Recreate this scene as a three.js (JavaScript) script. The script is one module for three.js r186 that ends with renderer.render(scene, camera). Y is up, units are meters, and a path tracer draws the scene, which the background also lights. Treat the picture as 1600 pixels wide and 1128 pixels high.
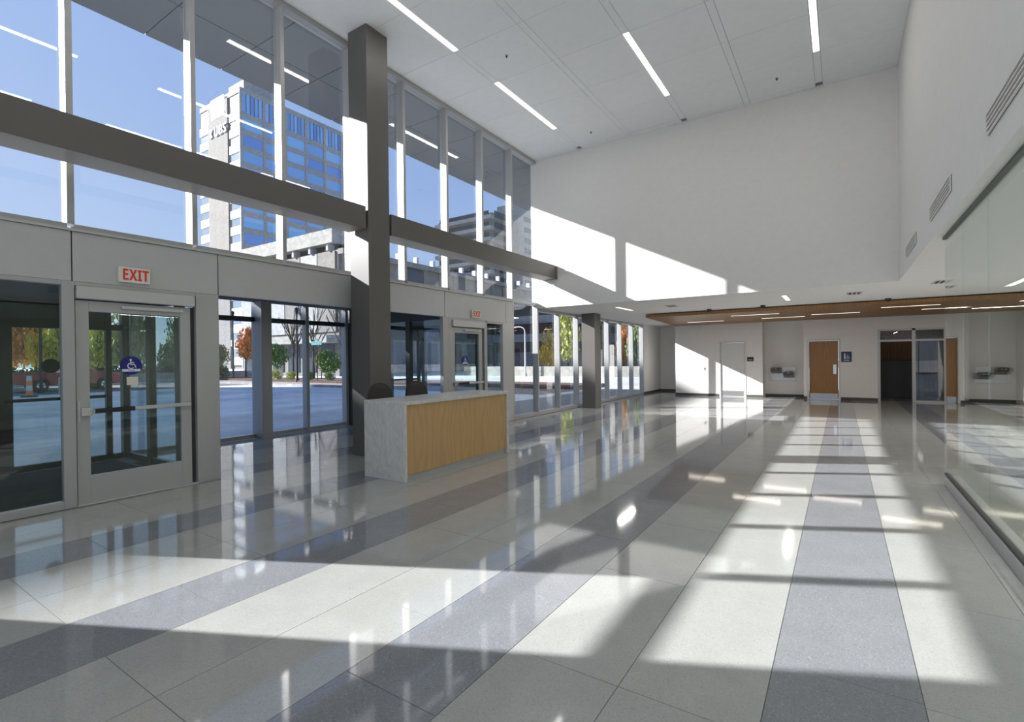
import * as THREE from 'three';
import { RoundedBoxGeometry } from 'three/addons/geometries/RoundedBoxGeometry.js';
import { TextGeometry } from 'three/addons/geometries/TextGeometry.js';
import { FontLoader } from 'three/addons/loaders/FontLoader.js';
import { RectAreaLightUniformsLib } from 'three/addons/lights/RectAreaLightUniformsLib.js';
import { mergeGeometries } from 'three/addons/utils/BufferGeometryUtils.js';

// ---------------------------------------------------------------- camera, sky, sun, exposure
const scene = new THREE.Scene();
const renderer = new THREE.WebGLRenderer({ antialias: true });
renderer.toneMapping = THREE.LinearToneMapping;
renderer.toneMappingExposure = 1.05;
renderer.shadowMap.enabled = true;
RectAreaLightUniformsLib.init();

const D2R = Math.PI / 180;
const camera = new THREE.PerspectiveCamera(2 * Math.atan(564 / 782.08) / D2R, 1600 / 1128, 0.05, 900);
{
  const y = 33.335 * D2R, p = -0.2507 * D2R, r = -0.6642 * D2R;
  const f = new THREE.Vector3(-Math.sin(y) * Math.cos(p), Math.sin(p), -Math.cos(y) * Math.cos(p));
  const rt = new THREE.Vector3(Math.cos(y), 0, -Math.sin(y));
  const up = rt.clone().cross(f);
  camera.position.set(0, 1.65, 0);
  camera.up.copy(rt.clone().multiplyScalar(-Math.sin(r)).addScaledVector(up, Math.cos(r)));
  camera.lookAt(camera.position.clone().add(f));
}
scene.add(camera);

const SUN_AZ = -116 * D2R, SUN_EL = 24.3 * D2R;
const toSun = new THREE.Vector3(Math.sin(SUN_AZ) * Math.cos(SUN_EL), Math.sin(SUN_EL), -Math.cos(SUN_AZ) * Math.cos(SUN_EL));
{
  const W = 512, H = 256, data = new Float32Array(W * H * 4);
  const zen = [0.155, 0.31, 0.705], hor = [0.51, 0.65, 0.84];
  for (let r = 0; r < H; r++) for (let c = 0; c < W; c++) {
    const el = ((r + 0.5) / H - 0.5) * Math.PI, az = ((c + 0.5) / W - 0.5) * 2 * Math.PI;
    const x = Math.cos(az) * Math.cos(el), yy = Math.sin(el), z = Math.sin(az) * Math.cos(el);
    const cs = x * toSun.x + yy * toSun.y + z * toSun.z;
    const k = Math.pow(1 - Math.max(0, yy), 3.2), glow = 0.32 * Math.pow(Math.max(0, cs * 0.5 + 0.5), 4);
    const o = (r * W + c) * 4;
    for (let i = 0; i < 3; i++) data[o + i] = (zen[i] + (hor[i] - zen[i]) * k + glow * [0.9, 0.85, 0.7][i]) * 1.0;
    data[o + 3] = 1;
  }
  const sky = new THREE.DataTexture(data, W, H, THREE.RGBAFormat, THREE.FloatType);
  sky.mapping = THREE.EquirectangularReflectionMapping; sky.magFilter = THREE.LinearFilter; sky.needsUpdate = true;
  scene.background = sky;
}
const sun = new THREE.DirectionalLight(new THREE.Color(1.0, 0.955, 0.93), 15.2);
sun.name = 'sun';
sun.target.position.set(-4, 0, -8); sun.position.copy(sun.target.position).addScaledVector(toSun, 120);
sun.castShadow = true; sun.shadow.mapSize.set(4096, 4096);
Object.assign(sun.shadow.camera, { left: -60, right: 60, top: 60, bottom: -60, near: 1, far: 300 });
scene.add(sun, sun.target);

const LAMP = 12, LAMP_LOW = 130, LAMP_CANOPY = 24;     // strength of the fittings in the tall and in the low ceiling

// ---------------------------------------------------------------- helpers
let seed = 7;
const rnd = () => { seed = (seed * 1664525 + 1013904223) >>> 0; return seed / 4294967296; };
const taken = {};
const numbered = (n) => { const k = taken[n] = (taken[n] ?? -1) + 1; return k ? n + '_' + String(k).padStart(3, '0') : n; };
function tag(o, label, category, group, kind) {
  o.userData.label = label; if (category) o.userData.category = category;
  if (group) o.userData.group = group; if (kind) o.userData.kind = kind;
  return o;
}
function thing(name, label, category, pos = [0, 0, 0], group, kind) {
  const g = new THREE.Group(); g.name = numbered(name); g.position.set(...pos); scene.add(g);
  return tag(g, label, category, group, kind);
}
const struct = (name, label, category, pos) => thing(name, label, category, pos, undefined, 'structure');
function worldPos(o) { const v = new THREE.Vector3(); for (; o && o !== scene; o = o.parent) v.add(o.position); return v; }
function mesh(parent, name, geo, mat, x = 0, y = 0, z = 0) {   // x, y, z in the parent's own axes
  const m = new THREE.Mesh(geo, mat); m.name = name; m.position.set(x, y, z); m.castShadow = m.receiveShadow = true;
  parent.add(m); return m;
}
const geoCache = new Map();
function boxGeo(w, h, d, bevel = 0, du = 0, dv = 0) {
  const key = [w, h, d, bevel, du, dv].map((v) => v.toFixed(4)).join();
  if (geoCache.has(key)) return geoCache.get(key);
  const g = bevel ? new RoundedBoxGeometry(w, h, d, 1, bevel) : new THREE.BoxGeometry(w, h, d);
  const p = g.attributes.position, n = g.attributes.normal, uv = g.attributes.uv;
  for (let i = 0; i < p.count; i++) {
    const ax = Math.abs(n.getX(i)), ay = Math.abs(n.getY(i)), az = Math.abs(n.getZ(i));
    if (ay >= ax && ay >= az) uv.setXY(i, p.getX(i) + du, p.getZ(i) + dv);
    else if (ax >= az) uv.setXY(i, p.getZ(i) + du, p.getY(i) + dv);
    else uv.setXY(i, p.getX(i) + du, p.getY(i) + dv);
  }
  geoCache.set(key, g); return g;
}
// a box between world coordinates, as a child of parent
function bx(parent, name, x0, x1, y0, y1, z0, z1, mat, bevel = 0) {
  const o = worldPos(parent);
  const g = boxGeo(Math.abs(x1 - x0), Math.abs(y1 - y0), Math.abs(z1 - z0), bevel);
  return mesh(parent, name, g, mat, (x0 + x1) / 2 - o.x, (y0 + y1) / 2 - o.y, (z0 + z1) / 2 - o.z);
}
function cyl(parent, name, r0, r1, h, mat, x, y, z, seg = 20) { return mesh(parent, name, new THREE.CylinderGeometry(r0, r1, h, seg), mat, x, y, z); }
function tube(points, r, seg = 8) {
  return new THREE.TubeGeometry(new THREE.CatmullRomCurve3(points.map((p) => new THREE.Vector3(...p))), Math.max(8, points.length * 6), r, seg);
}

// ---------------------------------------------------------------- textures and materials
function tex(w, h, fn, rx = 1, ry = 1, srgb = true) {
  const data = new Uint8Array(w * h * 4);
  for (let y = 0; y < h; y++) for (let x = 0; x < w; x++) {
    const c = fn(x, y), o = (y * w + x) * 4;
    data[o] = c[0]; data[o + 1] = c[1]; data[o + 2] = c[2]; data[o + 3] = 255;
  }
  const t = new THREE.DataTexture(data, w, h, THREE.RGBAFormat);
  t.wrapS = t.wrapT = THREE.RepeatWrapping; t.magFilter = THREE.LinearFilter; t.minFilter = THREE.LinearMipmapLinearFilter; t.generateMipmaps = true;
  if (srgb) t.colorSpace = THREE.SRGBColorSpace;
  t.repeat.set(rx, ry); t.needsUpdate = true; return t;
}
const hash = (x, y, s = 0) => { let h = (x * 374761393 + y * 668265263 + s * 2147483647) | 0; h = Math.imul(h ^ (h >>> 13), 1274126177); return ((h ^ (h >>> 16)) >>> 0) / 4294967296; };
function vnoise(x, y, px, py, s) {
  const xi = Math.floor(x), yi = Math.floor(y), fx = x - xi, fy = y - yi, u = fx * fx * (3 - 2 * fx), v = fy * fy * (3 - 2 * fy);
  const q = (a, b) => hash(((a % px) + px) % px, ((b % py) + py) % py, s);
  return (q(xi, yi) * (1 - u) + q(xi + 1, yi) * u) * (1 - v) + (q(xi, yi + 1) * (1 - u) + q(xi + 1, yi + 1) * u) * v;
}
const clamp = (v) => Math.max(0, Math.min(255, v));
function terrazzo(base, chips, amount, s) {
  const N = 1024, buf = new Float32Array(N * N * 3);
  for (let y = 0; y < N; y++) for (let x = 0; x < N; x++) {
    const n = (vnoise(x / 6, y / 6, N / 8 | 0, N / 8 | 0, s) - 0.5) * 10 + (vnoise(x / 128, y / 128, 8, 8, s + 1) - 0.5) * 7;
    for (let i = 0; i < 3; i++) buf[(y * N + x) * 3 + i] = base[i] + n;
  }
  let sd = s * 977 + 5; const r = () => { sd = (sd * 1664525 + 1013904223) >>> 0; return sd / 4294967296; };
  for (let k = 0; k < amount; k++) {
    const cx = r() * N, cy = r() * N, rad = 1.2 + r() * r() * 5, c = chips[Math.floor(r() * chips.length)], a = r() * 6.28, e = 0.6 + r() * 0.6;
    for (let dy = -7; dy <= 7; dy++) for (let dx = -7; dx <= 7; dx++) {
      const u = dx * Math.cos(a) + dy * Math.sin(a), v = (-dx * Math.sin(a) + dy * Math.cos(a)) / e;
      if (Math.abs(u) + Math.abs(v) * 0.8 > rad) continue;
      const o = ((((cy + dy) | 0) + N) % N * N + (((cx + dx) | 0) + N) % N) * 3;
      for (let i = 0; i < 3; i++) buf[o + i] = buf[o + i] * 0.35 + c[i] * 0.65;
    }
  }
  return tex(N, N, (x, y) => { const o = (y * N + x) * 3; return [clamp(buf[o]), clamp(buf[o + 1]), clamp(buf[o + 2])]; }, 0.9, 0.9);
}
const lightTerrazzo = terrazzo([203, 202, 196], [[216, 215, 211], [190, 189, 184], [182, 181, 176], [209, 208, 203]], 9000, 3);
const darkTerrazzo = terrazzo([150, 151, 153], [[168, 169, 171], [134, 135, 137], [128, 129, 132], [178, 178, 179]], 12000, 11);
function woodTex(c0, c1, s, rings = 22) {
  return tex(512, 512, (x, y) => {
    const w = vnoise(x / 24, y / 256, 64, 2, s) * 3 + vnoise(x / 96, y / 128, 16, 4, s + 2) * 5;
    const g = 0.5 + 0.5 * Math.sin((x / 512) * rings * 6.283 + w * 1.7), f = vnoise(x / 2, y / 64, 256, 8, s + 5);
    const t = 0.55 * g + 0.45 * f;
    return c0.map((v, i) => clamp(v + (c1[i] - v) * t));
  }, 1, 0.5);
}
const S = (o) => new THREE.MeshStandardMaterial(o);
const Ph = (o) => new THREE.MeshPhysicalMaterial(o);
const rgb = (r, g, b) => new THREE.Color().setRGB(r, g, b);
const glass = (r, g, b, spec = 1) => Ph({ color: rgb(r, g, b), transmission: 1, thickness: 0, roughness: 0, ior: 1.5, specularIntensity: spec });
const speck = tex(256, 256, (x, y) => { const v = 242 + (hash(x, y, 4) - 0.5) * 8 + (vnoise(x / 16, y / 16, 16, 16, 9) - 0.5) * 3; return [v, v, v].map(clamp); }, 0.8, 0.8);
const concreteTex = tex(512, 512, (x, y) => { const v = 214 + (hash(x, y, 2) - 0.5) * 22 + (vnoise(x / 40, y / 40, 13, 13, 5) - 0.5) * 36 + (vnoise(x / 9, y / 9, 57, 57, 8) - 0.5) * 16; return [v, v, v * 0.985].map(clamp); }, 0.25, 0.25);
const plazaTex = concreteTex.clone(); plazaTex.repeat.set(0.06, 0.06); plazaTex.needsUpdate = true;
const marbleTex = tex(512, 512, (x, y) => {
  const w = vnoise(x / 64, y / 64, 8, 8, 31) * 4 + vnoise(x / 20, y / 30, 26, 17, 33) * 1.2;
  const v = 1 - Math.pow(Math.abs(Math.sin(x / 512 * 6.283 * 2 + y / 512 * 6.283 + w)), 0.45);
  const f = (vnoise(x / 7, y / 18, 73, 28, 35) - 0.5) * 14;
  return [216 - v * 13 + f, 215 - v * 12 + f, 212 - v * 11 + f].map(clamp);
}, 0.9, 0.9);
const M = {
  lightSlab: Ph({ map: lightTerrazzo, color: rgb(0.62, 0.635, 0.65), roughness: 0.055, ior: 1.5, specularIntensity: 1 }),
  darkSlab: Ph({ map: darkTerrazzo, color: rgb(0.74, 0.76, 0.79), roughness: 0.055, ior: 1.5, specularIntensity: 1 }),
  joint: S({ color: rgb(0.2, 0.2, 0.195), roughness: 0.6 }),
  white: S({ color: rgb(0.86, 0.84, 0.80), map: speck, roughness: 0.85 }),
  warmWhite: S({ color: rgb(0.85, 0.83, 0.80), map: speck, roughness: 0.85 }),
  ceilPanel: [0, 1, 2].map((k) => S({ color: rgb(0.92 + k * 0.008, 0.93 + k * 0.008, 0.93 + k * 0.008), map: speck, roughness: 0.9 })),
  ceilDark: S({ color: rgb(0.25, 0.25, 0.25), roughness: 0.9 }),
  steel: S({ color: rgb(0.115, 0.108, 0.098), roughness: 0.45 }),
  alum: S({ color: rgb(0.44, 0.44, 0.435), roughness: 0.38, metalness: 0.25 }),
  alumLight: S({ color: rgb(0.55, 0.55, 0.54), roughness: 0.4, metalness: 0.2 }),
  panel: S({ color: rgb(0.58, 0.58, 0.575), map: speck, roughness: 0.42, metalness: 0.15 }),
  gap: S({ color: rgb(0.06, 0.06, 0.06), roughness: 0.8 }),
  darkFrame: S({ color: rgb(0.06, 0.075, 0.07), roughness: 0.4, metalness: 0.2 }),
  black: S({ color: rgb(0.012, 0.012, 0.012), roughness: 0.5 }),
  mat: S({ color: rgb(0.018, 0.019, 0.02), roughness: 0.95 }),
  chrome: S({ color: rgb(0.62, 0.62, 0.6), roughness: 0.25, metalness: 0.9 }),
  basinSteel: S({ color: rgb(0.22, 0.215, 0.205), roughness: 0.35, metalness: 0.8 }),
  steelBrushed: S({ color: rgb(0.5, 0.49, 0.47), roughness: 0.35, metalness: 0.85 }),
  glassUp: glass(0.95, 0.97, 0.985), glassDoor: glass(0.9, 0.945, 0.92), glassAlcove: glass(0.9, 0.94, 0.985), glassGreen: glass(0.915, 0.955, 0.935),
  marble: Ph({ map: marbleTex, roughness: 0.25, color: rgb(0.92, 0.92, 0.92) }),
  deskWood: Ph({ map: woodTex([198, 164, 116], [186, 150, 100], 3, 9), roughness: 0.4 }),
  canopyWood: S({ map: woodTex([152, 112, 68], [126, 90, 52], 5, 14), roughness: 0.5 }),
  doorWood: S({ map: woodTex([158, 116, 68], [136, 96, 54], 8, 12), roughness: 0.45 }),
  darkWood: S({ map: woodTex([118, 84, 56], [94, 64, 42], 13, 12), roughness: 0.6 }),
  base: S({ color: rgb(0.07, 0.067, 0.06), roughness: 0.6 }),
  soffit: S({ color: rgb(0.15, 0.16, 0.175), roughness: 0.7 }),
  whiteDoor: S({ color: rgb(0.64, 0.64, 0.635), roughness: 0.5 }),
  lampGlow: S({ color: rgb(0.9, 0.9, 0.88), emissive: rgb(1, 0.95, 0.86), emissiveIntensity: 1.6 }),
  chairFabric: S({ color: rgb(0.035, 0.031, 0.027), roughness: 0.7 }),
  signWhite: S({ color: rgb(0.75, 0.73, 0.66), roughness: 0.5 }),
  signRed: S({ color: rgb(0.62, 0.035, 0.02), emissive: rgb(0.6, 0.03, 0.015), emissiveIntensity: 0.08, roughness: 0.5 }),
  blueSign: S({ color: rgb(0.03, 0.06, 0.16), roughness: 0.5 }),
};
const font = await new FontLoader().loadAsync('fonts/droid/droid_sans_bold.typeface.json');
function textGeo(str, size, depth) { const g = new TextGeometry(str, { font, size, depth, curveSegments: 4 }); g.computeBoundingBox(); const b = g.boundingBox; g.translate(-(b.min.x + b.max.x) / 2, -(b.min.y + b.max.y) / 2, 0); return g; }

// ---------------------------------------------------------------- layout constants (metres)
const WX = -7.37, CEIL = 7.38, BACK = -12.58, RX = 0.976, LOW = 3.11, GX = 1.09, NEAR = 10.6, RIGHT = 6.8, REAR = -22, DEEP = -24.4;
const MOD = 1.323, mz = (k) => -0.71 - MOD * k;       // curtain wall mullions

// ---------------------------------------------------------------- floor: terrazzo slabs
{
  const floor = struct('floor', 'polished terrazzo floor of light slabs with dark grey stripes', 'floor');
  bx(floor, 'joint_bed', -10.6, RIGHT, -0.05, -0.004, NEAR, -25, M.joint);
  const P = 0.6323, L = 1.294, all = [];
  const inRoom = (x, z) => (x > WX - 0.1 && x < RIGHT && z > DEEP) || (x > -10.65 && z < -3.6 && z > -8.5);
  for (let c = -17; c <= 10; c++) {
    const x0 = (c - 0.5) * P, x1 = x0 + P, dark = ((c % 3) + 3) % 3 === 0;
    const off = dark ? -1.725 : c > 0 ? -1.695 : -1.08;
    for (let r = -11; r <= 19; r++) {
      let z0 = off - r * L, z1 = z0 - L;
      let a = x0, b = x1;
      if (z0 > NEAR) z0 = NEAR; if (z1 < -24.4) z1 = -24.4; if (z0 - z1 < 0.02) continue;
      if (!inRoom((a + b) / 2, (z0 + z1) / 2)) continue;
      const cx = (a + b) / 2, cz = (z0 + z1) / 2;
      const fwd = -cx * Math.sin(33.335 * D2R) - cz * Math.cos(33.335 * D2R), side = cx * Math.cos(33.335 * D2R) - cz * Math.sin(33.335 * D2R);
      const visible = fwd > 0.6 && Math.abs(side / fwd) < 1.25;
      all.push({ a, b, z0, z1, dark, score: visible ? fwd : 100 + Math.hypot(cx, cz) });
    }
  }
  all.sort((p, q) => p.score - q.score);
  const rest = { true: [], false: [] }, g3 = 0.004;
  all.forEach((s, i) => {
    const w = s.b - s.a - g3, d = s.z0 - s.z1 - g3, cx = (s.a + s.b) / 2, cz = (s.z0 + s.z1) / 2, v = i % 5;
    if (i < 300) mesh(floor, 'terrazzo_slab', boxGeo(w, 0.03, d, 0, v * 0.37, v * 0.61), s.dark ? M.darkSlab : M.lightSlab, cx, -0.015, cz);
    else { const g = boxGeo(w, 0.03, d, 0, v * 0.37, v * 0.61).clone(); g.translate(cx, -0.015, cz); rest[s.dark].push(g); }
  });
  for (const k of [true, false]) if (rest[k].length) mesh(floor, k ? 'distant_dark_slabs' : 'distant_light_slabs', mergeGeometries(rest[k]), k ? M.darkSlab : M.lightSlab).userData.kind = 'stuff';
}

// ---------------------------------------------------------------- tall ceiling: panels and strips
{
  const c = struct('ceiling', 'tall white panel ceiling with narrow strips running the length', 'ceiling');
  bx(c, 'ceiling_deck', -7.6, RX + 0.15, CEIL + 0.03, CEIL + 0.35, NEAR + 0.2, BACK - 0.15, M.ceilDark);
  const strips = [-5.93, -4.53, -3.14, -1.74, -0.35], sw = 0.065;
  const edges = [WX, ...strips.flatMap((x) => [x - sw, x + sw]), RX];
  const zs = []; for (let z = -12.38; z < NEAR; z += 1.28) zs.push(z);
  const lines = [BACK, ...zs, NEAR];
  for (let i = 0; i < edges.length - 1; i++) for (let j = 0; j < lines.length - 1; j++) {
    const g = 0.006, x0 = edges[i] + g / 2, x1 = edges[i + 1] - g / 2, z0 = lines[j] + g / 2, z1 = lines[j + 1] - g / 2;
    if (i % 2) {
      const jj = j - 1, lit = [1, 2].includes(((jj % 3) + 3) % 3) && (i === 1 || i === 5 || i === 9);
      if (lit) continue;                                   // a light fitting fills this length of strip
      bx(c, 'ceiling_strip', x0, x1, CEIL, CEIL + 0.03, z0, z1, M.ceilPanel[0]);
    } else bx(c, 'ceiling_panel', x0, x1, CEIL, CEIL + 0.03, z0, z1, M.ceilPanel[(i * 7 + j * 5) % 3]);
  }
  // recessed linear lights in three of the strips
  const names = { '-5.93': 'window side row', '-3.14': 'middle row', '-0.35': 'row beside the grilles' };
  for (const x of [-5.93, -3.14, -0.35]) for (let j = 1; j < zs.length - 2; j += 3) {
    const z0 = zs[j], z1 = zs[j + 2], far = j === 1, next = j === 4;
    const where = far ? 'nearest the end wall' : next ? 'second from the end wall' : ['third', 'fourth', 'fifth', 'sixth', 'seventh'][(j - 7) / 3] + ' from the end wall';
    const t = thing('linear_ceiling_light', `long recessed ceiling light in the ${names[x]}, ${where}`, 'ceiling light', [x, CEIL, (z0 + z1) / 2], 'recessed lights of the tall ceiling');
    const g = 0.008, L = z1 - z0 - g;
    mesh(t, 'housing', boxGeo(0.118, 0.028, L), M.alumLight, 0, 0.016, 0);
    mesh(t, 'diffuser', boxGeo(0.105, 0.012, L - 0.02), M.lampGlow, 0, -0.002, 0);
    const l = new THREE.RectAreaLight(new THREE.Color(1, 0.96, 0.91), LAMP, 0.1, L - 0.03);
    l.name = 'lamp'; l.position.set(x, CEIL - 0.012, (z0 + z1) / 2); l.rotation.x = -Math.PI / 2; scene.add(l);
  }
  for (const [x, z, w] of [[-5.24, -7.9, 'beside the window row of lights'], [-5.26, -11.76, 'near the corner of the tall window'], [-1.07, -11.7, 'near the end wall']]) {
    const t = thing('sprinkler_head', `small dark sprinkler head in the tall ceiling ${w}`, 'sprinkler', [x, CEIL, z], 'sprinkler heads');
    cyl(t, 'escutcheon', 0.03, 0.034, 0.01, M.alum, 0, -0.005, 0); cyl(t, 'head', 0.016, 0.01, 0.03, M.black, 0, -0.03, 0);
  }
}

// ---------------------------------------------------------------- plain walls
{
  let w = struct('wall_back_upper', 'tall plain white end wall above the low ceiling', 'wall');
  bx(w, 'plaster_face', -7.55, RX + 0.15, LOW, CEIL + 0.3, BACK - 0.15, BACK, M.white);
  w = struct('wall_right_upper', 'plain white upper wall with three slot grilles', 'wall');
  bx(w, 'plaster_face', RX, RX + 0.15, LOW, CEIL + 0.3, BACK, NEAR, M.white);
  // the hall's other end, behind the viewpoint, is glazed like the long side
  w = struct('window_8', 'glazed end of the hall behind the viewpoint', 'window');
  for (let k = 0; k <= 11; k++) {
    const x = -7.55 + k * 1.3045, top = x < RX + 0.2 ? CEIL : LOW;
    bx(w, 'mullion', x - 0.034, x + 0.034, 0, top, NEAR, NEAR + 0.18, M.alum);
    if (k === 11) continue;
    const x1 = x + 1.3045 - 0.034, t2 = x + 0.7 < RX + 0.2 ? CEIL : LOW;
    bx(w, 'pane', x + 0.034, x1, 0.1, 3.05, NEAR + 0.1, NEAR + 0.11, M.glassUp); bx(w, 'sill_rail', x + 0.034, x1, 0, 0.1, NEAR, NEAR + 0.18, M.alum); bx(w, 'transom', x + 0.034, x1, 3.05, LOW + 0.05, NEAR, NEAR + 0.18, M.alum);
    if (t2 > LOW) bx(w, 'pane', x + 0.034, x1, LOW + 0.05, CEIL - 0.05, NEAR + 0.1, NEAR + 0.11, M.glassUp);
  }
  w = struct('wall_right', 'white outer wall of the space behind the glass screen', 'wall');
  bx(w, 'plaster_face', RIGHT, RIGHT + 0.2, -0.05, LOW + 0.3, -25, NEAR, M.white);
  const c = struct('ceiling_lower', 'low smooth white ceiling over the rear hall and glass room', 'ceiling');
  bx(c, 'soffit_rear', -7.55, RIGHT, LOW, LOW + 0.3, -25, BACK - 0.15, M.white);
  bx(c, 'soffit_side', RX + 0.15, RIGHT, LOW, LOW + 0.3, BACK - 0.15, NEAR, M.white);
}

// ---------------------------------------------------------------- left glazed wall
{
  const w = struct('window_1', 'tall curtain wall of grey aluminium mullions and clear glass', 'window');
  const gx0 = -7.505, gx1 = -7.495, mw = 0.034;
  for (let k = -8; k <= 9; k++) {
    const z = mz(k), full = k <= 0 || k >= 8;
    const y0 = full ? 0 : 3.26;
    bx(w, 'mullion', -7.55, WX, y0, CEIL - 0.09, z - mw, z + mw, M.alum, 0.004);
    if (k < 9 && k !== -2) {
      const z1 = mz(k + 1);
      bx(w, 'pane', gx0, gx1, 3.26, CEIL - 0.09, z1 + mw, z - mw, M.glassUp);
      bx(w, 'transom', -7.55, WX, 3.18, 3.26, z1 + mw, z - mw, M.alum, 0.004);
      bx(w, 'head_rail', -7.55, WX, CEIL - 0.09, CEIL, z1, z, M.alum, 0.004);
      if (k < 0 || k === 8) {
        bx(w, 'pane', gx0, gx1, 0.1, 3.18, z1 + mw, z - mw, M.glassUp);
        bx(w, 'sill_rail', -7.55, WX, 0, 0.1, z1 + mw, z - mw, M.alum, 0.004);
      }
    }
  }
  const lw = struct('window_2', 'low floor to ceiling glazing of the rear hall beyond the end wall', 'window');
  for (let k = 10; k <= 16; k++) bx(lw, 'mullion', -7.55, WX, 0.0, LOW, mz(k) - mw, mz(k) + mw, M.alum, 0.004);
  for (let k = 9; k < 16; k++) {
    const z = mz(k) - mw, z1 = mz(k + 1) + mw;
    bx(lw, 'pane', gx0, gx1, 0.1, LOW - 0.08, z1, z, M.glassUp);
    bx(lw, 'sill_rail', -7.55, WX, 0, 0.1, z1, z, M.alum, 0.004);
    bx(lw, 'head_rail', -7.55, WX, LOW - 0.08, LOW, z1, z, M.alum, 0.004);
  }
  const h = struct('wall_left', 'grey metal header panels over the entrance doors', 'wall');
  const seams = [mz(0) - mw, -2.03, -3.64, -6.0, -8.48, -10.9, -11.24];
  for (let i = 0; i < seams.length - 1; i++) bx(h, 'header_panel', -7.44, WX + 0.02, 2.6, 3.17, seams[i + 1] + 0.006, seams[i] - 0.006, M.panel, 0.004);
  bx(h, 'header_backing', -7.55, -7.44, 2.6, 3.18, -11.25, mz(0) - mw, M.gap);
  bx(h, 'sill_cap', -7.46, WX + 0.05, 3.172, 3.2, -11.26, mz(0) - mw, M.panel);
  bx(h, 'solid_pier', -7.55, WX, -0.05, CEIL + 0.3, mz(-1) + mw, mz(-2) - mw, M.white);
  bx(h, 'solid_end', -7.55, WX, -0.05, CEIL + 0.3, mz(-8) + mw, NEAR, M.white);
  bx(h, 'upper_outside_wall', -7.55, WX, LOW + 0.3, CEIL + 0.3, -25, BACK - 0.15, M.panel);
  bx(h, 'rear_return', -7.55, WX, -0.05, LOW, -25, mz(16) - mw, M.warmWhite);
}
// steel columns and the long beam
{
  const c1 = struct('steel_column', 'dark grey square steel column beside the reception desk', 'column', [-6.935, 0, -6.03]);
  bx(c1, 'shaft', -7.17, -6.70, 0, CEIL - 0.001, -6.27, -5.79, M.steel, 0.006);
  const c2 = struct('steel_column', 'dark grey square column between the far low windows', 'column', [-6.935, 0, -15.35]);
  bx(c2, 'shaft', -7.17, -6.70, 0, LOW - 0.001, -15.59, -15.11, M.steel, 0.006);
  const b = struct('steel_beam', 'long dark grey steel beam across the tall windows', 'beam');
  bx(b, 'beam_span', -7.15, -6.70, 3.88, 4.26, NEAR, -5.74, M.steel, 0.006);
  bx(b, 'connection_plate', -7.08, -6.78, 3.92, 4.22, -5.74, -5.79, M.gap);
  bx(b, 'beam_span', -7.15, -6.70, 3.88, 4.26, -6.32, -12.42, M.steel, 0.006);
  bx(b, 'connection_plate', -7.08, -6.74, 3.9, 4.24, -6.27, -6.32, M.gap);
  bx(b, 'connection_plate', -7.1, -6.72, 3.9, 4.24, -12.42, -12.45, M.gap);
  bx(b, 'beam_span', -7.15, -6.70, 3.88, 4.26, -12.45, BACK, M.steel, 0.006);
}
// roof edge outside the tall glass
{
  const r = struct('roof_overhang', 'grey panelled soffit of the roof projecting outside the glass', 'roof');
  bx(r, 'roof_slab', -10.12, -7.6, CEIL + 0.03, CEIL + 0.45, NEAR, -34, M.panel);
  for (let k = -12; k < 23; k++) for (const [a, b] of [[-10.12, -8.84], [-8.84, -7.56]]) {
    const z0 = -3.83 - 1.28 * k;
    if (z0 > NEAR) continue;
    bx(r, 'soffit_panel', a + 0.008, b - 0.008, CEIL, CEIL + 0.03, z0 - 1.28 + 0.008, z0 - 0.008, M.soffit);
  }
}

// ---------------------------------------------------------------- entrance vestibules
function decalTexture() {
  const c = document.createElement('canvas'); c.width = c.height = 256; const g = c.getContext('2d');
  g.fillStyle = '#141a78'; g.fillRect(0, 0, 256, 256);
  g.fillStyle = '#e8ecf4'; g.strokeStyle = '#e8ecf4'; g.lineWidth = 13; g.lineCap = 'round';
  g.beginPath(); g.arc(122, 48, 14, 0, 7); g.fill();
  g.beginPath(); g.moveTo(122, 66); g.lineTo(124, 112); g.lineTo(164, 112); g.lineTo(182, 152); g.stroke();
  g.beginPath(); g.moveTo(124, 86); g.lineTo(156, 86); g.stroke();
  g.beginPath(); g.arc(126, 130, 38, 0.9, 4.2); g.stroke();
  g.fillRect(20, 176, 216, 34);
  g.fillStyle = '#141a78'; g.font = 'bold 25px sans-serif'; g.textAlign = 'center'; g.fillText('DOOR', 128, 202);
  const t = new THREE.CanvasTexture(c); t.colorSpace = THREE.SRGBColorSpace; return t;
}
const decalMat = S({ map: decalTexture(), roughness: 0.5 });
const decalBack = S({ color: rgb(0.01, 0.012, 0.03), roughness: 0.5 });
const discGeo = new THREE.CircleGeometry(0.115, 40);
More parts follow.
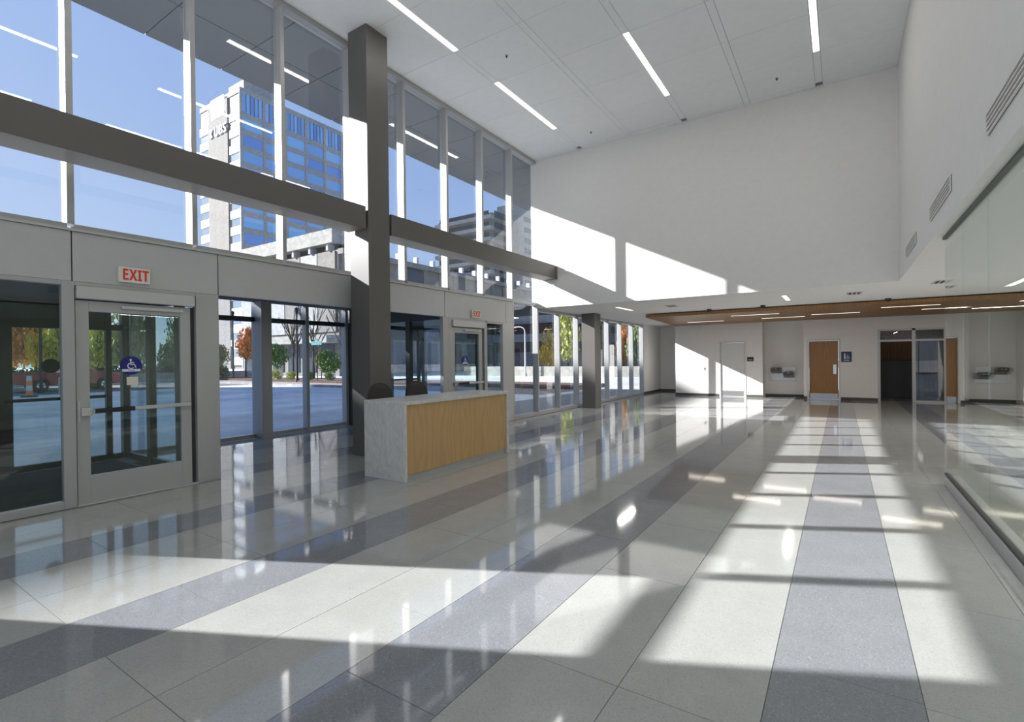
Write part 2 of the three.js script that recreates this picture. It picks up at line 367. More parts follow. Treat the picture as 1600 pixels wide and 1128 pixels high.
function doorUnit(n, z0, z1, hinge, label, hasSide) {
  // z0 > z1: the leaf's opening between z0 (near) and z1 (far)
  const d = struct('door_' + n, label, 'door', [WX, 0, (z0 + z1) / 2]);
  const fr = (name, a, b, y0, y1, m = M.alum) => bx(d, name, -7.45, WX + 0.015, y0, y1, a, b, m, 0.004);
  fr('frame_post', z0 + 0.115, z0, 0, 2.6); fr('frame_post', z1, z1 - (n === 1 ? 0.3 : 0.06), 0, 2.6);
  fr('frame_head', z0, z1, 2.555, 2.6);
  bx(d, 'operator_cover', -7.4, WX + 0.06, 2.405, 2.55, z0 - 0.01, z1 + 0.03, M.alumLight, 0.006);
  const leaf = new THREE.Group(); leaf.name = 'door_leaf'; d.add(leaf);
  const a = z0 - 0.012, b = z1 + 0.06, x0 = -7.435, x1 = -7.385;
  const lp = (name, ...q) => bx(leaf, name, ...q);
  lp('stile', x0, x1, 0.012, 2.39, a, a - 0.125, M.alum, 0.003); lp('stile', x0, x1, 0.012, 2.39, b + 0.125, b, M.alum, 0.003);
  lp('top_rail', x0, x1, 2.265, 2.39, a - 0.125, b + 0.125, M.alum, 0.003); lp('bottom_rail', x0, x1, 0.012, 0.335, a - 0.125, b + 0.125, M.alum, 0.003);
  lp('pane', -7.415, -7.405, 0.335, 2.265, a - 0.125, b + 0.125, M.glassDoor);
  lp('closer_arm', -7.37, -7.345, 2.315, 2.355, z0 - 0.45, z1 + 0.16, M.alumLight, 0.004);
  lp('push_bar', -7.35, -7.31, 1.07, 1.115, a - 0.14, b + 0.03, M.alumLight, 0.008);
  lp('push_pad', -7.348, -7.305, 1.066, 1.119, a - 0.15, a - 0.55, M.black, 0.006);
  lp('bar_bracket', x1, -7.32, 1.04, 1.14, a - 0.03, a - 0.13, M.chrome, 0.006); lp('bar_bracket', x1, -7.34, 1.06, 1.12, b + 0.02, b + 0.06, M.chrome, 0.004);
  lp('latch_plate', x1, x1 + 0.012, 0.98, 1.22, a - 0.006, a - 0.03, M.alumLight);
  const dm = mesh(leaf, 'accessibility_decal', discGeo, decalMat, -7.402 - WX, 1.62, (z0 + z1) / 2 + 0.09 - (z0 + z1) / 2); dm.rotation.y = Math.PI / 2;
  const bm = mesh(leaf, 'accessibility_decal', discGeo, decalBack, -7.418 - WX, 1.62, 0.09); bm.rotation.y = -Math.PI / 2;
  const nt = bx(leaf, 'notice_sticker', -7.404, -7.4, 1.38, 1.48, (z0 + z1) / 2 + 0.14, (z0 + z1) / 2 + 0.02, M.signWhite);
  bx(d, 'door_stop', -7.445, -7.42, 0.012, 2.4, z1 + 0.058, z1, M.gap);
  bx(d, 'threshold', -7.45, WX + 0.03, 0, 0.012, z0, z1, M.alumLight);
  return d;
}
doorUnit(1, -2.05, -3.345, 1, 'grey aluminium glass door below the large red exit sign');
doorUnit(2, -8.72, -9.96, 1, 'far grey aluminium glass door behind the reception desk');
function exitSign(z0, z1, label) {
  const s = thing('exit_sign', label, 'sign', [WX + 0.02, 2.64, (z0 + z1) / 2], 'exit signs');
  mesh(s, 'sign_plate', boxGeo(0.05, 0.19, z0 - z1, 0.006), M.signWhite, 0.028, 0.095, 0);
  const t = mesh(s, 'exit_lettering', textGeo('EXIT', 0.135, 0.004), M.signRed, 0.053, 0.098, -0.01); t.rotation.y = Math.PI / 2; t.scale.set(0.72, 1, 1);
  mesh(s, 'mounting_plate', boxGeo(0.003, 0.12, 0.2), M.alum, 0.0015, 0.095, 0);
}
exitSign(-2.46, -2.79, 'white exit sign with red letters above the near glass door');
exitSign(-9.42, -9.75, 'small distant exit sign above the far glass door');
{
  // near sidelight (left of the first door) and far sidelight (right of the second)
  const s1 = struct('window_3', 'tall tinted sidelight at the picture edge beside the near door', 'window');
  bx(s1, 'pane', -7.415, -7.405, 0.09, 2.55, mz(0) - 0.04, -1.935, M.glassDoor);
  bx(s1, 'sill_rail', -7.45, WX + 0.015, 0, 0.09, mz(0) - 0.034, -1.935, M.alum, 0.004);
  bx(s1, 'head_rail', -7.45, WX + 0.015, 2.55, 2.6, mz(0) - 0.034, -1.935, M.alum, 0.004);
  bx(s1, 'jamb', -7.45, WX + 0.015, 0, 2.6, mz(0) - 0.034, mz(0) - 0.1, M.alum, 0.004);
  const s2 = struct('window_4', 'narrow tinted sidelight right of the far glass door', 'window');
  bx(s2, 'pane', -7.415, -7.405, 0.09, 2.55, -10.08, -10.72, M.glassDoor);
  bx(s2, 'sill_rail', -7.45, WX + 0.015, 0, 0.09, -10.02, -10.8, M.alum, 0.004);
  bx(s2, 'head_rail', -7.45, WX + 0.015, 2.55, 2.6, -10.02, -10.8, M.alum, 0.004);
  bx(s2, 'jamb', -7.45, WX + 0.015, 0, 2.6, -10.02, -10.07, M.alum, 0.004);
  bx(s2, 'jamb', -7.45, WX + 0.015, 0, 2.6, -10.76, -11.24, M.panel, 0.004);
  const s3 = struct('window_5', 'frame post where the far vestibule meets the recess', 'window');
  bx(s3, 'jamb', -7.45, WX + 0.015, 0, 2.6, -8.42, -8.605, M.alum, 0.004);

  // the vestibules' outer skins
  const box = (name, label, za, zb, deco) => {
    const v = struct(name, label, 'vestibule');
    const ox = -10.55;
    const post = (x, z, w = 0.07) => bx(v, 'frame_post', x - w, x + w, 0, 2.62, z - 0.05, z + 0.05, M.darkFrame, 0.004);
    const sg = deco === 'far' ? M.glassAlcove : M.glassDoor;
    // side walls
    for (const z of [za, zb]) {
      if (z === za && deco === 'near') { bx(v, 'solid_side', ox - 0.07, -7.56, 0, 2.99, z - 0.04, z + 0.04, M.panel); continue; }
      for (const x of [ox, -9.5, -8.48]) post(x, z);
      bx(v, 'side_pane', ox + 0.07, -9.57, 0.1, 2.55, z - 0.005, z + 0.005, sg);
      bx(v, 'side_pane', -9.43, -8.55, 0.1, 2.55, z - 0.005, z + 0.005, sg);
      bx(v, 'side_pane', -8.41, -7.46, 0.1, 2.55, z - 0.005, z + 0.005, sg);
      bx(v, 'upper_infill', ox, -7.56, 2.65, 2.99, z - 0.03, z + 0.03, M.darkFrame);
      bx(v, 'bottom_rail', ox, -7.46, 0, 0.1, z - 0.035, z + 0.035, M.darkFrame);
      bx(v, 'top_rail', ox, -7.46, 2.55, 2.65, z - 0.035, z + 0.035, M.darkFrame);
    }
    // outer front: a door leaf and glass beside it
    const f = (name2, a, b, y0, y1, m = M.darkFrame) => bx(v, name2, ox - 0.04, ox + 0.04, y0, y1, a, b, m);
    const dz0 = za - 1.32, dz1 = zb + 0.2;
    f('outer_post', za - 0.05, za - 0.12, 0, 2.62); f('outer_post', dz0 + 0.07, dz0 - 0.1, 0, 2.62); f('outer_post', dz1 + 0.08, dz1, 0, 2.62);
    f('outer_rail', za, zb, 2.22, 2.32); f('outer_rail', za, zb, 2.55, 2.65); f('outer_sill', za, zb, 0, 0.09);
    bx(v, 'outer_pane', ox - 0.005, ox + 0.005, 0.09, 2.22, za - 0.12, dz0 + 0.07, M.glassDoor);
    bx(v, 'outer_pane', ox - 0.005, ox + 0.005, 0.09, 2.22, dz0 - 0.1, dz1 + 0.08, M.glassDoor);
    bx(v, 'head_panel', ox - 0.02, ox + 0.02, 2.32, 2.55, za - 0.12, dz1 + 0.08, M.darkFrame);
    bx(v, 'outer_push_bar', ox + 0.05, ox + 0.09, 1.07, 1.12, dz0, dz1 + 0.1, M.black, 0.006);
    const dm = mesh(v, 'decal_seen_from_behind', discGeo, decalBack, ox + 0.008, 1.62, dz0 - 0.55); dm.rotation.y = Math.PI / 2;
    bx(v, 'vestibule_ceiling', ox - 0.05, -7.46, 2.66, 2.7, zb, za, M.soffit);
    bx(v, 'vestibule_floor', ox, -7.46, -0.05, 0.0, zb, za, M.joint);
    const m = thing('entrance_mat', `black ribbed entrance mat inside the ${deco} vestibule`, 'mat', [(ox - 7.46) / 2, 0, (za + zb) / 2], 'vestibule mats');
    mesh(m, 'mat_field', boxGeo(2.6, 0.012, za - zb - 0.5), M.mat, 0, 0.006, 0); mesh(m, 'mat_border', boxGeo(2.7, 0.006, za - zb - 0.4), M.black, 0, 0.003, 0);
  };
  box('wall_vestibule_near', 'dark framed glass vestibule behind the near exit door', -0.76, -3.62, 'near');
  box('wall_vestibule_far', 'dark framed glass vestibule behind the far exit door', -8.5, -11.2, 'far');
  const vr = struct('roof_vestibule', 'flat roof over the two vestibules and the recess between them', 'roof');
  bx(vr, 'roof_deck', -10.75, -7.56, 2.99, 3.14, -11.28, -0.72, M.panel);
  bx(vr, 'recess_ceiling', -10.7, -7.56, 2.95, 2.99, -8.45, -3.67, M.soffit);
  bx(vr, 'roof_edge', -10.75, -10.62, 2.66, 2.99, -3.6, -0.72, M.panel); bx(vr, 'roof_edge', -10.75, -10.62, 2.66, 2.99, -11.28, -8.52, M.panel);

  // recess glazing between the vestibules
  const g = struct('window_6', 'blue tinted glazing of the recess between the two vestibules', 'window');
  const zs = [-3.68, -6.12, -7.27, -8.4];
  for (const z of zs) { const wd = z === -6.12 ? 0.115 : 0.04; bx(g, 'mullion', -10.75, z === -6.12 ? -10.35 : -10.58, 0, 2.95, z - wd, z + wd, M.alum, 0.004); }
  for (let i = 0; i < 3; i++) {
    bx(g, 'pane', -10.7, -10.69, 0.08, 2.52, zs[i + 1] + 0.04, zs[i] - 0.04, M.glassAlcove);
    bx(g, 'pane', -10.7, -10.69, 2.62, 2.95, zs[i + 1] + 0.04, zs[i] - 0.04, M.glassAlcove);
    bx(g, 'transom', -10.75, -10.62, 2.52, 2.62, zs[i + 1] + 0.04, zs[i] - 0.04, M.darkFrame);
    bx(g, 'sill_rail', -10.75, -10.62, 0, 0.08, zs[i + 1] + 0.04, zs[i] - 0.04, M.alum);
  }
}

// ---------------------------------------------------------------- glass screen on the right
{
  const g = struct('partition_glass', 'frameless green tinted glass screen on a low stone curb', 'glass screen');
  const js = [-8.25, -7.17, -6.06, -4.9, -3.7, -2.5, -1.3, -0.1, 1.1, 2.3, 3.5, 4.7, 5.9, 7.1, 8.3, 9.5, NEAR];
  for (let i = 0; i < js.length - 1; i++) bx(g, 'glass_sheet', GX + 0.005, GX + 0.015, 0.15, LOW - 0.02, js[i] + 0.004, js[i + 1] - 0.004, M.glassGreen);
  bx(g, 'head_channel', GX - 0.015, GX + 0.035, LOW - 0.03, LOW, NEAR, js[0], M.darkFrame);
  bx(g, 'base_channel', GX - 0.012, GX + 0.032, 0.128, 0.155, NEAR, js[0], M.black);
  bx(g, 'stone_curb', GX - 0.02, GX + 0.13, 0, 0.128, NEAR, js[0], M.alum, 0.004);
}
// slot grilles high on the right wall
for (const [z0, z1, w] of [[-3.9, -5.33, 'nearest the viewpoint'], [-6.9, -8.32, 'in the middle of the row'], [-9.82, -11.16, 'nearest the end wall']]) {
  const t = thing('air_grille', `slotted white air grille on the upper wall, ${w}`, 'air grille', [RX, 3.36, (z0 + z1) / 2], 'slot grilles on the upper wall');
  const L = z0 - z1;
  mesh(t, 'backing', boxGeo(0.006, 0.17, L), M.gap, -0.003, 0.075, 0);
  for (let k = 0; k < 5; k++) mesh(t, 'blade', boxGeo(0.012, 0.014, L), M.white, -0.012, -0.005 + k * 0.04, 0);
  for (const s of [-1, 1]) mesh(t, 'end_bar', boxGeo(0.012, 0.174, 0.012), M.white, -0.012, 0.075, s * (L / 2));
}

// ---------------------------------------------------------------- reception desk and chairs
{
  const X0 = -5.70, X1 = -4.90, Z0 = -4.805, Z1 = -7.32, H = 1.086;
  const d = thing('reception_desk', 'grey stone waterfall reception desk with honey wood front', 'desk', [(X0 + X1) / 2, 0, (Z0 + Z1) / 2]);
  bx(d, 'stone_top', X0, X1, H - 0.05, H, Z0, Z1, M.marble, 0.003);
  bx(d, 'stone_end', X0, X1, 0, H - 0.05, Z0, Z0 - 0.05, M.marble, 0.003);
  bx(d, 'stone_end', X0, X1, 0, H - 0.05, Z1 + 0.05, Z1, M.marble, 0.003);
  bx(d, 'wood_front', X1 - 0.05, X1 - 0.025, 0.085, H - 0.05, Z0 - 0.05, Z1 + 0.05, M.deskWood);
  bx(d, 'kick_plate', X1 - 0.08, X1 - 0.045, 0, 0.085, Z0 - 0.05, Z1 + 0.05, M.alum);
  bx(d, 'carcass', X1 - 0.2, X1 - 0.05, 0.085, H - 0.05, Z0 - 0.05, Z1 + 0.05, M.alumLight);
  bx(d, 'work_surface', X0 + 0.02, X1 - 0.2, 0.71, 0.74, Z0 - 0.05, Z1 + 0.05, M.deskWood);
}
function makeChair(label, x, z, turn) {
  const c = thing('task_chair', label, 'chair', [x, 0, z], 'chairs behind the reception desk'); c.rotation.y = turn;
  for (let i = 0; i < 5; i++) {
    const a = i * 1.2566, dx = Math.cos(a), dz = Math.sin(a);
    mesh(c, 'base_leg', tube([[0, 0.13, 0], [dx * 0.15, 0.115, dz * 0.15], [dx * 0.3, 0.085, dz * 0.3]], 0.018), M.black);
    const w = mesh(c, 'caster', new THREE.CylinderGeometry(0.03, 0.03, 0.045, 14), M.black, dx * 0.3, 0.03, dz * 0.3); w.rotation.z = Math.PI / 2; w.rotation.y = a;
  }
  cyl(c, 'gas_column', 0.022, 0.03, 0.36, M.chrome, 0, 0.29, 0);
  mesh(c, 'seat', new RoundedBoxGeometry(0.5, 0.09, 0.48, 4, 0.04), M.chairFabric, 0, 0.5, 0);
  const bs = new THREE.Shape();       // rounded back, wide at the shoulders
  bs.moveTo(-0.2, 0); bs.lineTo(0.2, 0); bs.bezierCurveTo(0.27, 0.12, 0.27, 0.36, 0.23, 0.5); bs.bezierCurveTo(0.19, 0.62, 0.1, 0.66, 0, 0.66); bs.bezierCurveTo(-0.1, 0.66, -0.19, 0.62, -0.23, 0.5); bs.bezierCurveTo(-0.27, 0.36, -0.27, 0.12, -0.2, 0);
  const bg = new THREE.ExtrudeGeometry(bs, { depth: 0.035, bevelEnabled: true, bevelSize: 0.018, bevelThickness: 0.018, bevelSegments: 3, curveSegments: 12, steps: 1 });
  const p = bg.attributes.position; for (let i = 0; i < p.count; i++) p.setZ(i, p.getZ(i) + p.getX(i) ** 2 * 1.3 - 0.06 * Math.sin((p.getY(i) / 0.66) * 3)); bg.computeVertexNormals();
  const b = mesh(c, 'backrest', bg, M.chairFabric, 0, 0.6, -0.27); b.rotation.x = -0.1; b.scale.x = 0.84;
  mesh(c, 'back_support', tube([[0, 0.47, -0.12], [0, 0.47, -0.27], [0, 0.62, -0.31], [0, 0.8, -0.32]], 0.022), M.black);
  for (const s of [-1, 1]) { mesh(c, 'arm_post', tube([[s * 0.22, 0.47, 0], [s * 0.29, 0.5, 0], [s * 0.29, 0.68, 0]], 0.015), M.black); mesh(c, 'armrest', new RoundedBoxGeometry(0.07, 0.03, 0.26, 2, 0.012), M.black, s * 0.29, 0.7, 0); }
}
makeChair('dark task chair behind the desk, in front of the steel column', -6.1, -5.62, Math.PI / 2 - 0.3);
makeChair('dark task chair behind the desk, in front of the blue glass', -6.1, -6.48, Math.PI / 2 - 0.25);

// ---------------------------------------------------------------- rear hall: walls, doors, fountains
{
  const w = struct('wall_rear', 'white rear wall with doors and two fountain recesses', 'wall');
  const m = M.warmWhite, T = LOW;
  // white wall A with a painted door, recess B, wall C with the wooden door, storefront, wall D, recess E, wall F
  bx(w, 'wall_face', -6.0, -4.16, 0, T, REAR - 0.15, REAR, m); bx(w, 'wall_face', -3.25, -2.6, 0, T, REAR - 0.15, REAR, m); bx(w, 'wall_face', -4.16, -3.25, 2.2, T, REAR - 0.15, REAR, m);
  bx(w, 'recess_side', -2.72, -2.6, 0, T, -22.85, REAR - 0.15, m); bx(w, 'recess_back', -2.6, -1.2, 0, T, -22.97, -22.85, m); bx(w, 'recess_side', -1.2, -1.08, 0, T, -22.85, REAR - 0.15, m);
  bx(w, 'wall_face', -1.2, -1.03, 0, T, REAR - 0.15, REAR, m); bx(w, 'wall_face', -1.03, -0.08, 2.19, T, REAR - 0.15, REAR, m); bx(w, 'wall_face', -0.08, 1.08, 0, T, REAR - 0.15, REAR, m);
  bx(w, 'wall_face', 1.08, 2.94, 2.54, T, REAR - 0.15, REAR, m); bx(w, 'wall_face', 2.94, 3.24, 2.16, T, REAR - 0.15, REAR, m);
  bx(w, 'wall_face', 3.24, 3.5, 0, T, REAR - 0.15, REAR, m);
  bx(w, 'recess_side', 3.38, 3.5, 0, T, -22.85, REAR - 0.15, m); bx(w, 'recess_back', 3.5, 5.0, 0, T, -22.97, -22.85, m); bx(w, 'recess_side', 5.0, 5.12, 0, T, -22.85, REAR - 0.15, m);
  bx(w, 'wall_face', 5.0, RIGHT, 0, T, REAR - 0.15, REAR, m);
  bx(w, 'corner_side', -6.0, -5.88, 0, T, DEEP, REAR - 0.15, m); bx(w, 'corner_back', WX, -5.88, 0, T, DEEP - 0.15, DEEP, m);
  const b = struct('baseboard_rear', 'dark grey baseboard along the rear wall', 'baseboard');
  const bb = (x0, x1, z) => bx(b, 'board', x0, x1, 0, 0.1, z, z + 0.012, M.base);
  bb(-6.0, -4.21, REAR); bb(-3.2, -2.6, REAR); bb(-2.6, -1.2, -22.85); bb(-1.2, -1.09, REAR); bb(-0.02, 1.08, REAR); bb(3.3, 3.5, REAR); bb(3.5, 5.0, -22.85); bb(5.0, RIGHT, REAR); bb(WX, -6.0, DEEP);
  bx(b, 'board', -6.012, -6.0, 0, 0.1, DEEP, REAR, M.base); bx(b, 'board', WX, WX + 0.012, 0, 0.1, DEEP, mz(16) - 0.034, M.base);

  // white service door
  const d3 = struct('door_3', 'white painted service door with a steel kick plate', 'door', [-3.7, 0, REAR]);
  for (const x of [-4.21, -3.25]) bx(d3, 'frame_jamb', x, x + 0.05, 0, 2.2, REAR - 0.1, REAR + 0.015, M.whiteDoor);
  bx(d3, 'frame_head', -4.21, -3.2, 2.2, 2.25, REAR - 0.1, REAR + 0.015, M.whiteDoor);
  bx(d3, 'leaf', -4.15, -3.26, 0.01, 2.19, REAR - 0.06, REAR - 0.02, M.whiteDoor);
  bx(d3, 'kick_plate', -4.12, -3.29, 0.03, 0.24, REAR - 0.02, REAR - 0.016, M.steelBrushed);
  bx(d3, 'lever_handle', -3.42, -3.3, 1.0, 1.025, REAR + 0.02, REAR + 0.04, M.chrome, 0.006); bx(d3, 'handle_rose', -3.34, -3.29, 0.985, 1.04, REAR - 0.02, REAR + 0.02, M.chrome);
  // wooden restroom door, standing ajar inward
  const d4 = struct('door_4', 'brown wooden restroom door beside the blue sign', 'door', [-0.55, 0, REAR]);
  for (const x of [-1.08, -0.08]) bx(d4, 'frame_jamb', x, x + 0.05, 0, 2.19, REAR - 0.14, REAR + 0.015, M.whiteDoor);
  bx(d4, 'frame_head', -1.08, -0.03, 2.19, 2.24, REAR - 0.14, REAR + 0.015, M.whiteDoor);
  bx(d4, 'leaf', -1.02, -0.09, 0.01, 2.18, REAR - 0.09, REAR - 0.045, M.doorWood);
  bx(d4, 'kick_plate', -0.99, -0.12, 0.02, 0.22, REAR - 0.045, REAR - 0.041, M.steelBrushed);
  bx(d4, 'push_plate', -0.25, -0.15, 0.95, 1.3, REAR - 0.045, REAR - 0.04, M.chrome);
  // aluminium storefront into a dark timber room
  const st = struct('window_7', 'aluminium storefront looking into a dark timber lined room', 'window', [2.0, 0, REAR]);
  for (const [a, c] of [[1.08, 1.16], [2.04, 2.14], [2.88, 2.94]]) bx(st, 'frame_post', a, c, 0, 2.54, REAR - 0.1, REAR + 0.01, M.alum);
  bx(st, 'frame_head', 1.16, 2.88, 2.48, 2.54, REAR - 0.1, REAR + 0.01, M.alum); bx(st, 'transom', 1.16, 2.04, 2.1, 2.16, REAR - 0.1, REAR + 0.01, M.alum); bx(st, 'transom', 2.14, 2.88, 2.1, 2.16, REAR - 0.1, REAR + 0.01, M.alum);
  bx(st, 'sill_rail', 2.14, 2.88, 0, 0.06, REAR - 0.1, REAR + 0.01, M.alum);
  for (const [a, c] of [[1.16, 2.04], [2.14, 2.88]]) { bx(st, 'pane', a, c, 2.16, 2.48, REAR - 0.05, REAR - 0.04, M.glassUp); }
  bx(st, 'pane', 2.14, 2.88, 0.06, 2.1, REAR - 0.05, REAR - 0.04, M.glassUp);
  const rm = struct('wall_timber_room', 'dark timber lining inside the room behind the storefront', 'wall');
  bx(rm, 'back_lining', 0.6, 3.4, 0, T, -25, -24.88, M.darkWood); bx(rm, 'side_lining', 0.6, 0.72, 0, T, -24.88, REAR - 0.15, M.darkWood); bx(rm, 'side_lining', 3.26, 3.38, 0, T, -24.88, REAR - 0.15, M.darkWood);
  const cb = thing('dark_cabinet', 'black cabinet standing inside the dark timber room', 'cabinet', [1.75, 0, -23.6]);
  mesh(cb, 'body', boxGeo(1.5, 1.36, 0.5, 0.01), M.black, 0, 0.73, 0); mesh(cb, 'plinth', boxGeo(1.44, 0.05, 0.44), M.black, 0, 0.025, 0); mesh(cb, 'top', boxGeo(1.54, 0.02, 0.54), M.black, 0, 1.43, 0);
  const d5 = struct('door_5', 'narrow tan wooden door seen through the glass screen', 'door', [3.09, 0, REAR]);
  bx(d5, 'leaf', 2.95, 3.23, 0.01, 2.15, REAR - 0.09, REAR - 0.045, M.doorWood); bx(d5, 'kick_plate', 2.97, 3.21, 0.02, 0.2, REAR - 0.045, REAR - 0.041, M.steelBrushed);
}
function fountain(x, flip, label) {
  const f = thing('drinking_fountain', label, 'fountain', [x, 0.62, -22.85], 'wall mounted drinking fountains');
  mesh(f, 'back_panel', boxGeo(0.9, 0.54, 0.02, 0.004), M.steelBrushed, 0, 0.3, 0.011);
  for (const [dx, dy] of [[-0.22, 0.14], [0.22, -0.02]]) {
    const b = new THREE.Group(); b.name = 'basin_unit'; b.position.set(dx * flip, 0.3 + dy, 0.02); f.add(b);
    const sh = new THREE.Shape(); sh.moveTo(0, 0.1); sh.lineTo(0.42, 0.1); sh.lineTo(0.45, 0.04); sh.lineTo(0.36, -0.02); sh.lineTo(0, -0.12);
    const g = new THREE.ExtrudeGeometry(sh, { depth: 0.36, bevelEnabled: true, bevelSize: 0.008, bevelThickness: 0.008, bevelSegments: 1 }); g.translate(0, 0, -0.18); g.rotateY(-Math.PI / 2);
    mesh(b, 'basin', g, M.basinSteel); mesh(b, 'grate', boxGeo(0.26, 0.004, 0.3), M.gap, 0, 0.111, 0.22);
    mesh(b, 'spout', tube([[0.12, 0.11, 0.34], [0.12, 0.16, 0.34], [0.1, 0.18, 0.32], [0.07, 0.175, 0.3]], 0.01), M.chrome);
    mesh(b, 'push_button', new THREE.CylinderGeometry(0.02, 0.02, 0.012, 16).rotateX(Math.PI / 2), M.chrome, 0, 0.06, 0.447);
  }
}
fountain(-1.96, 1, 'steel double drinking fountain in the recess left of the wooden door');
fountain(4.24, -1, 'steel double drinking fountain seen through the glass screen');
{
  const c = document.createElement('canvas'); c.width = 256; c.height = 256; const g = c.getContext('2d');
  g.fillStyle = '#2c3f63'; g.fillRect(0, 0, 256, 256); g.fillStyle = '#e8ecf2'; g.strokeStyle = '#e8ecf2';
  g.beginPath(); g.arc(88, 58, 17, 0, 7); g.fill(); g.fillRect(70, 80, 36, 56); g.fillRect(71, 136, 15, 46); g.fillRect(90, 136, 15, 46);
  g.lineWidth = 11; g.beginPath(); g.arc(160, 80, 9, 0, 7); g.fill(); g.beginPath(); g.moveTo(160, 94); g.lineTo(162, 132); g.lineTo(190, 132); g.lineTo(200, 164); g.stroke(); g.beginPath(); g.arc(164, 146, 28, 0.9, 4.2); g.stroke();
  g.fillRect(60, 208, 136, 12);
  const t = new THREE.CanvasTexture(c); t.colorSpace = THREE.SRGBColorSpace;
  const s = thing('restroom_sign', 'blue restroom sign with white figures beside the wooden door', 'sign', [0.16, 1.39, REAR]);
  mesh(s, 'plate', boxGeo(0.32, 0.38, 0.012), M.blueSign, 0, 0.19, 0.006);
  const f = new THREE.PlaneGeometry(0.32, 0.38); mesh(s, 'pictogram_print', f, S({ map: t, roughness: 0.5 }), 0, 0.19, 0.0125);
  const p = thing('room_plaque', 'small black room plaque beside the white service door', 'sign', [-3.04, 1.44, REAR]);
  mesh(p, 'plate', boxGeo(0.24, 0.17, 0.012), M.black, 0, 0.085, 0.006); mesh(p, 'lettering_bar', boxGeo(0.16, 0.025, 0.002), M.alum, 0, 0.06, 0.013);
  const wp = thing('wall_plate', 'tiny steel wall plate left of the white service door', 'wall plate', [-4.79, 1.08, REAR]);
  mesh(wp, 'plate', boxGeo(0.08, 0.12, 0.008, 0.002), M.alum, 0, 0.06, 0.004); mesh(wp, 'insert', boxGeo(0.03, 0.06, 0.004), M.gap, 0, 0.06, 0.009);
}
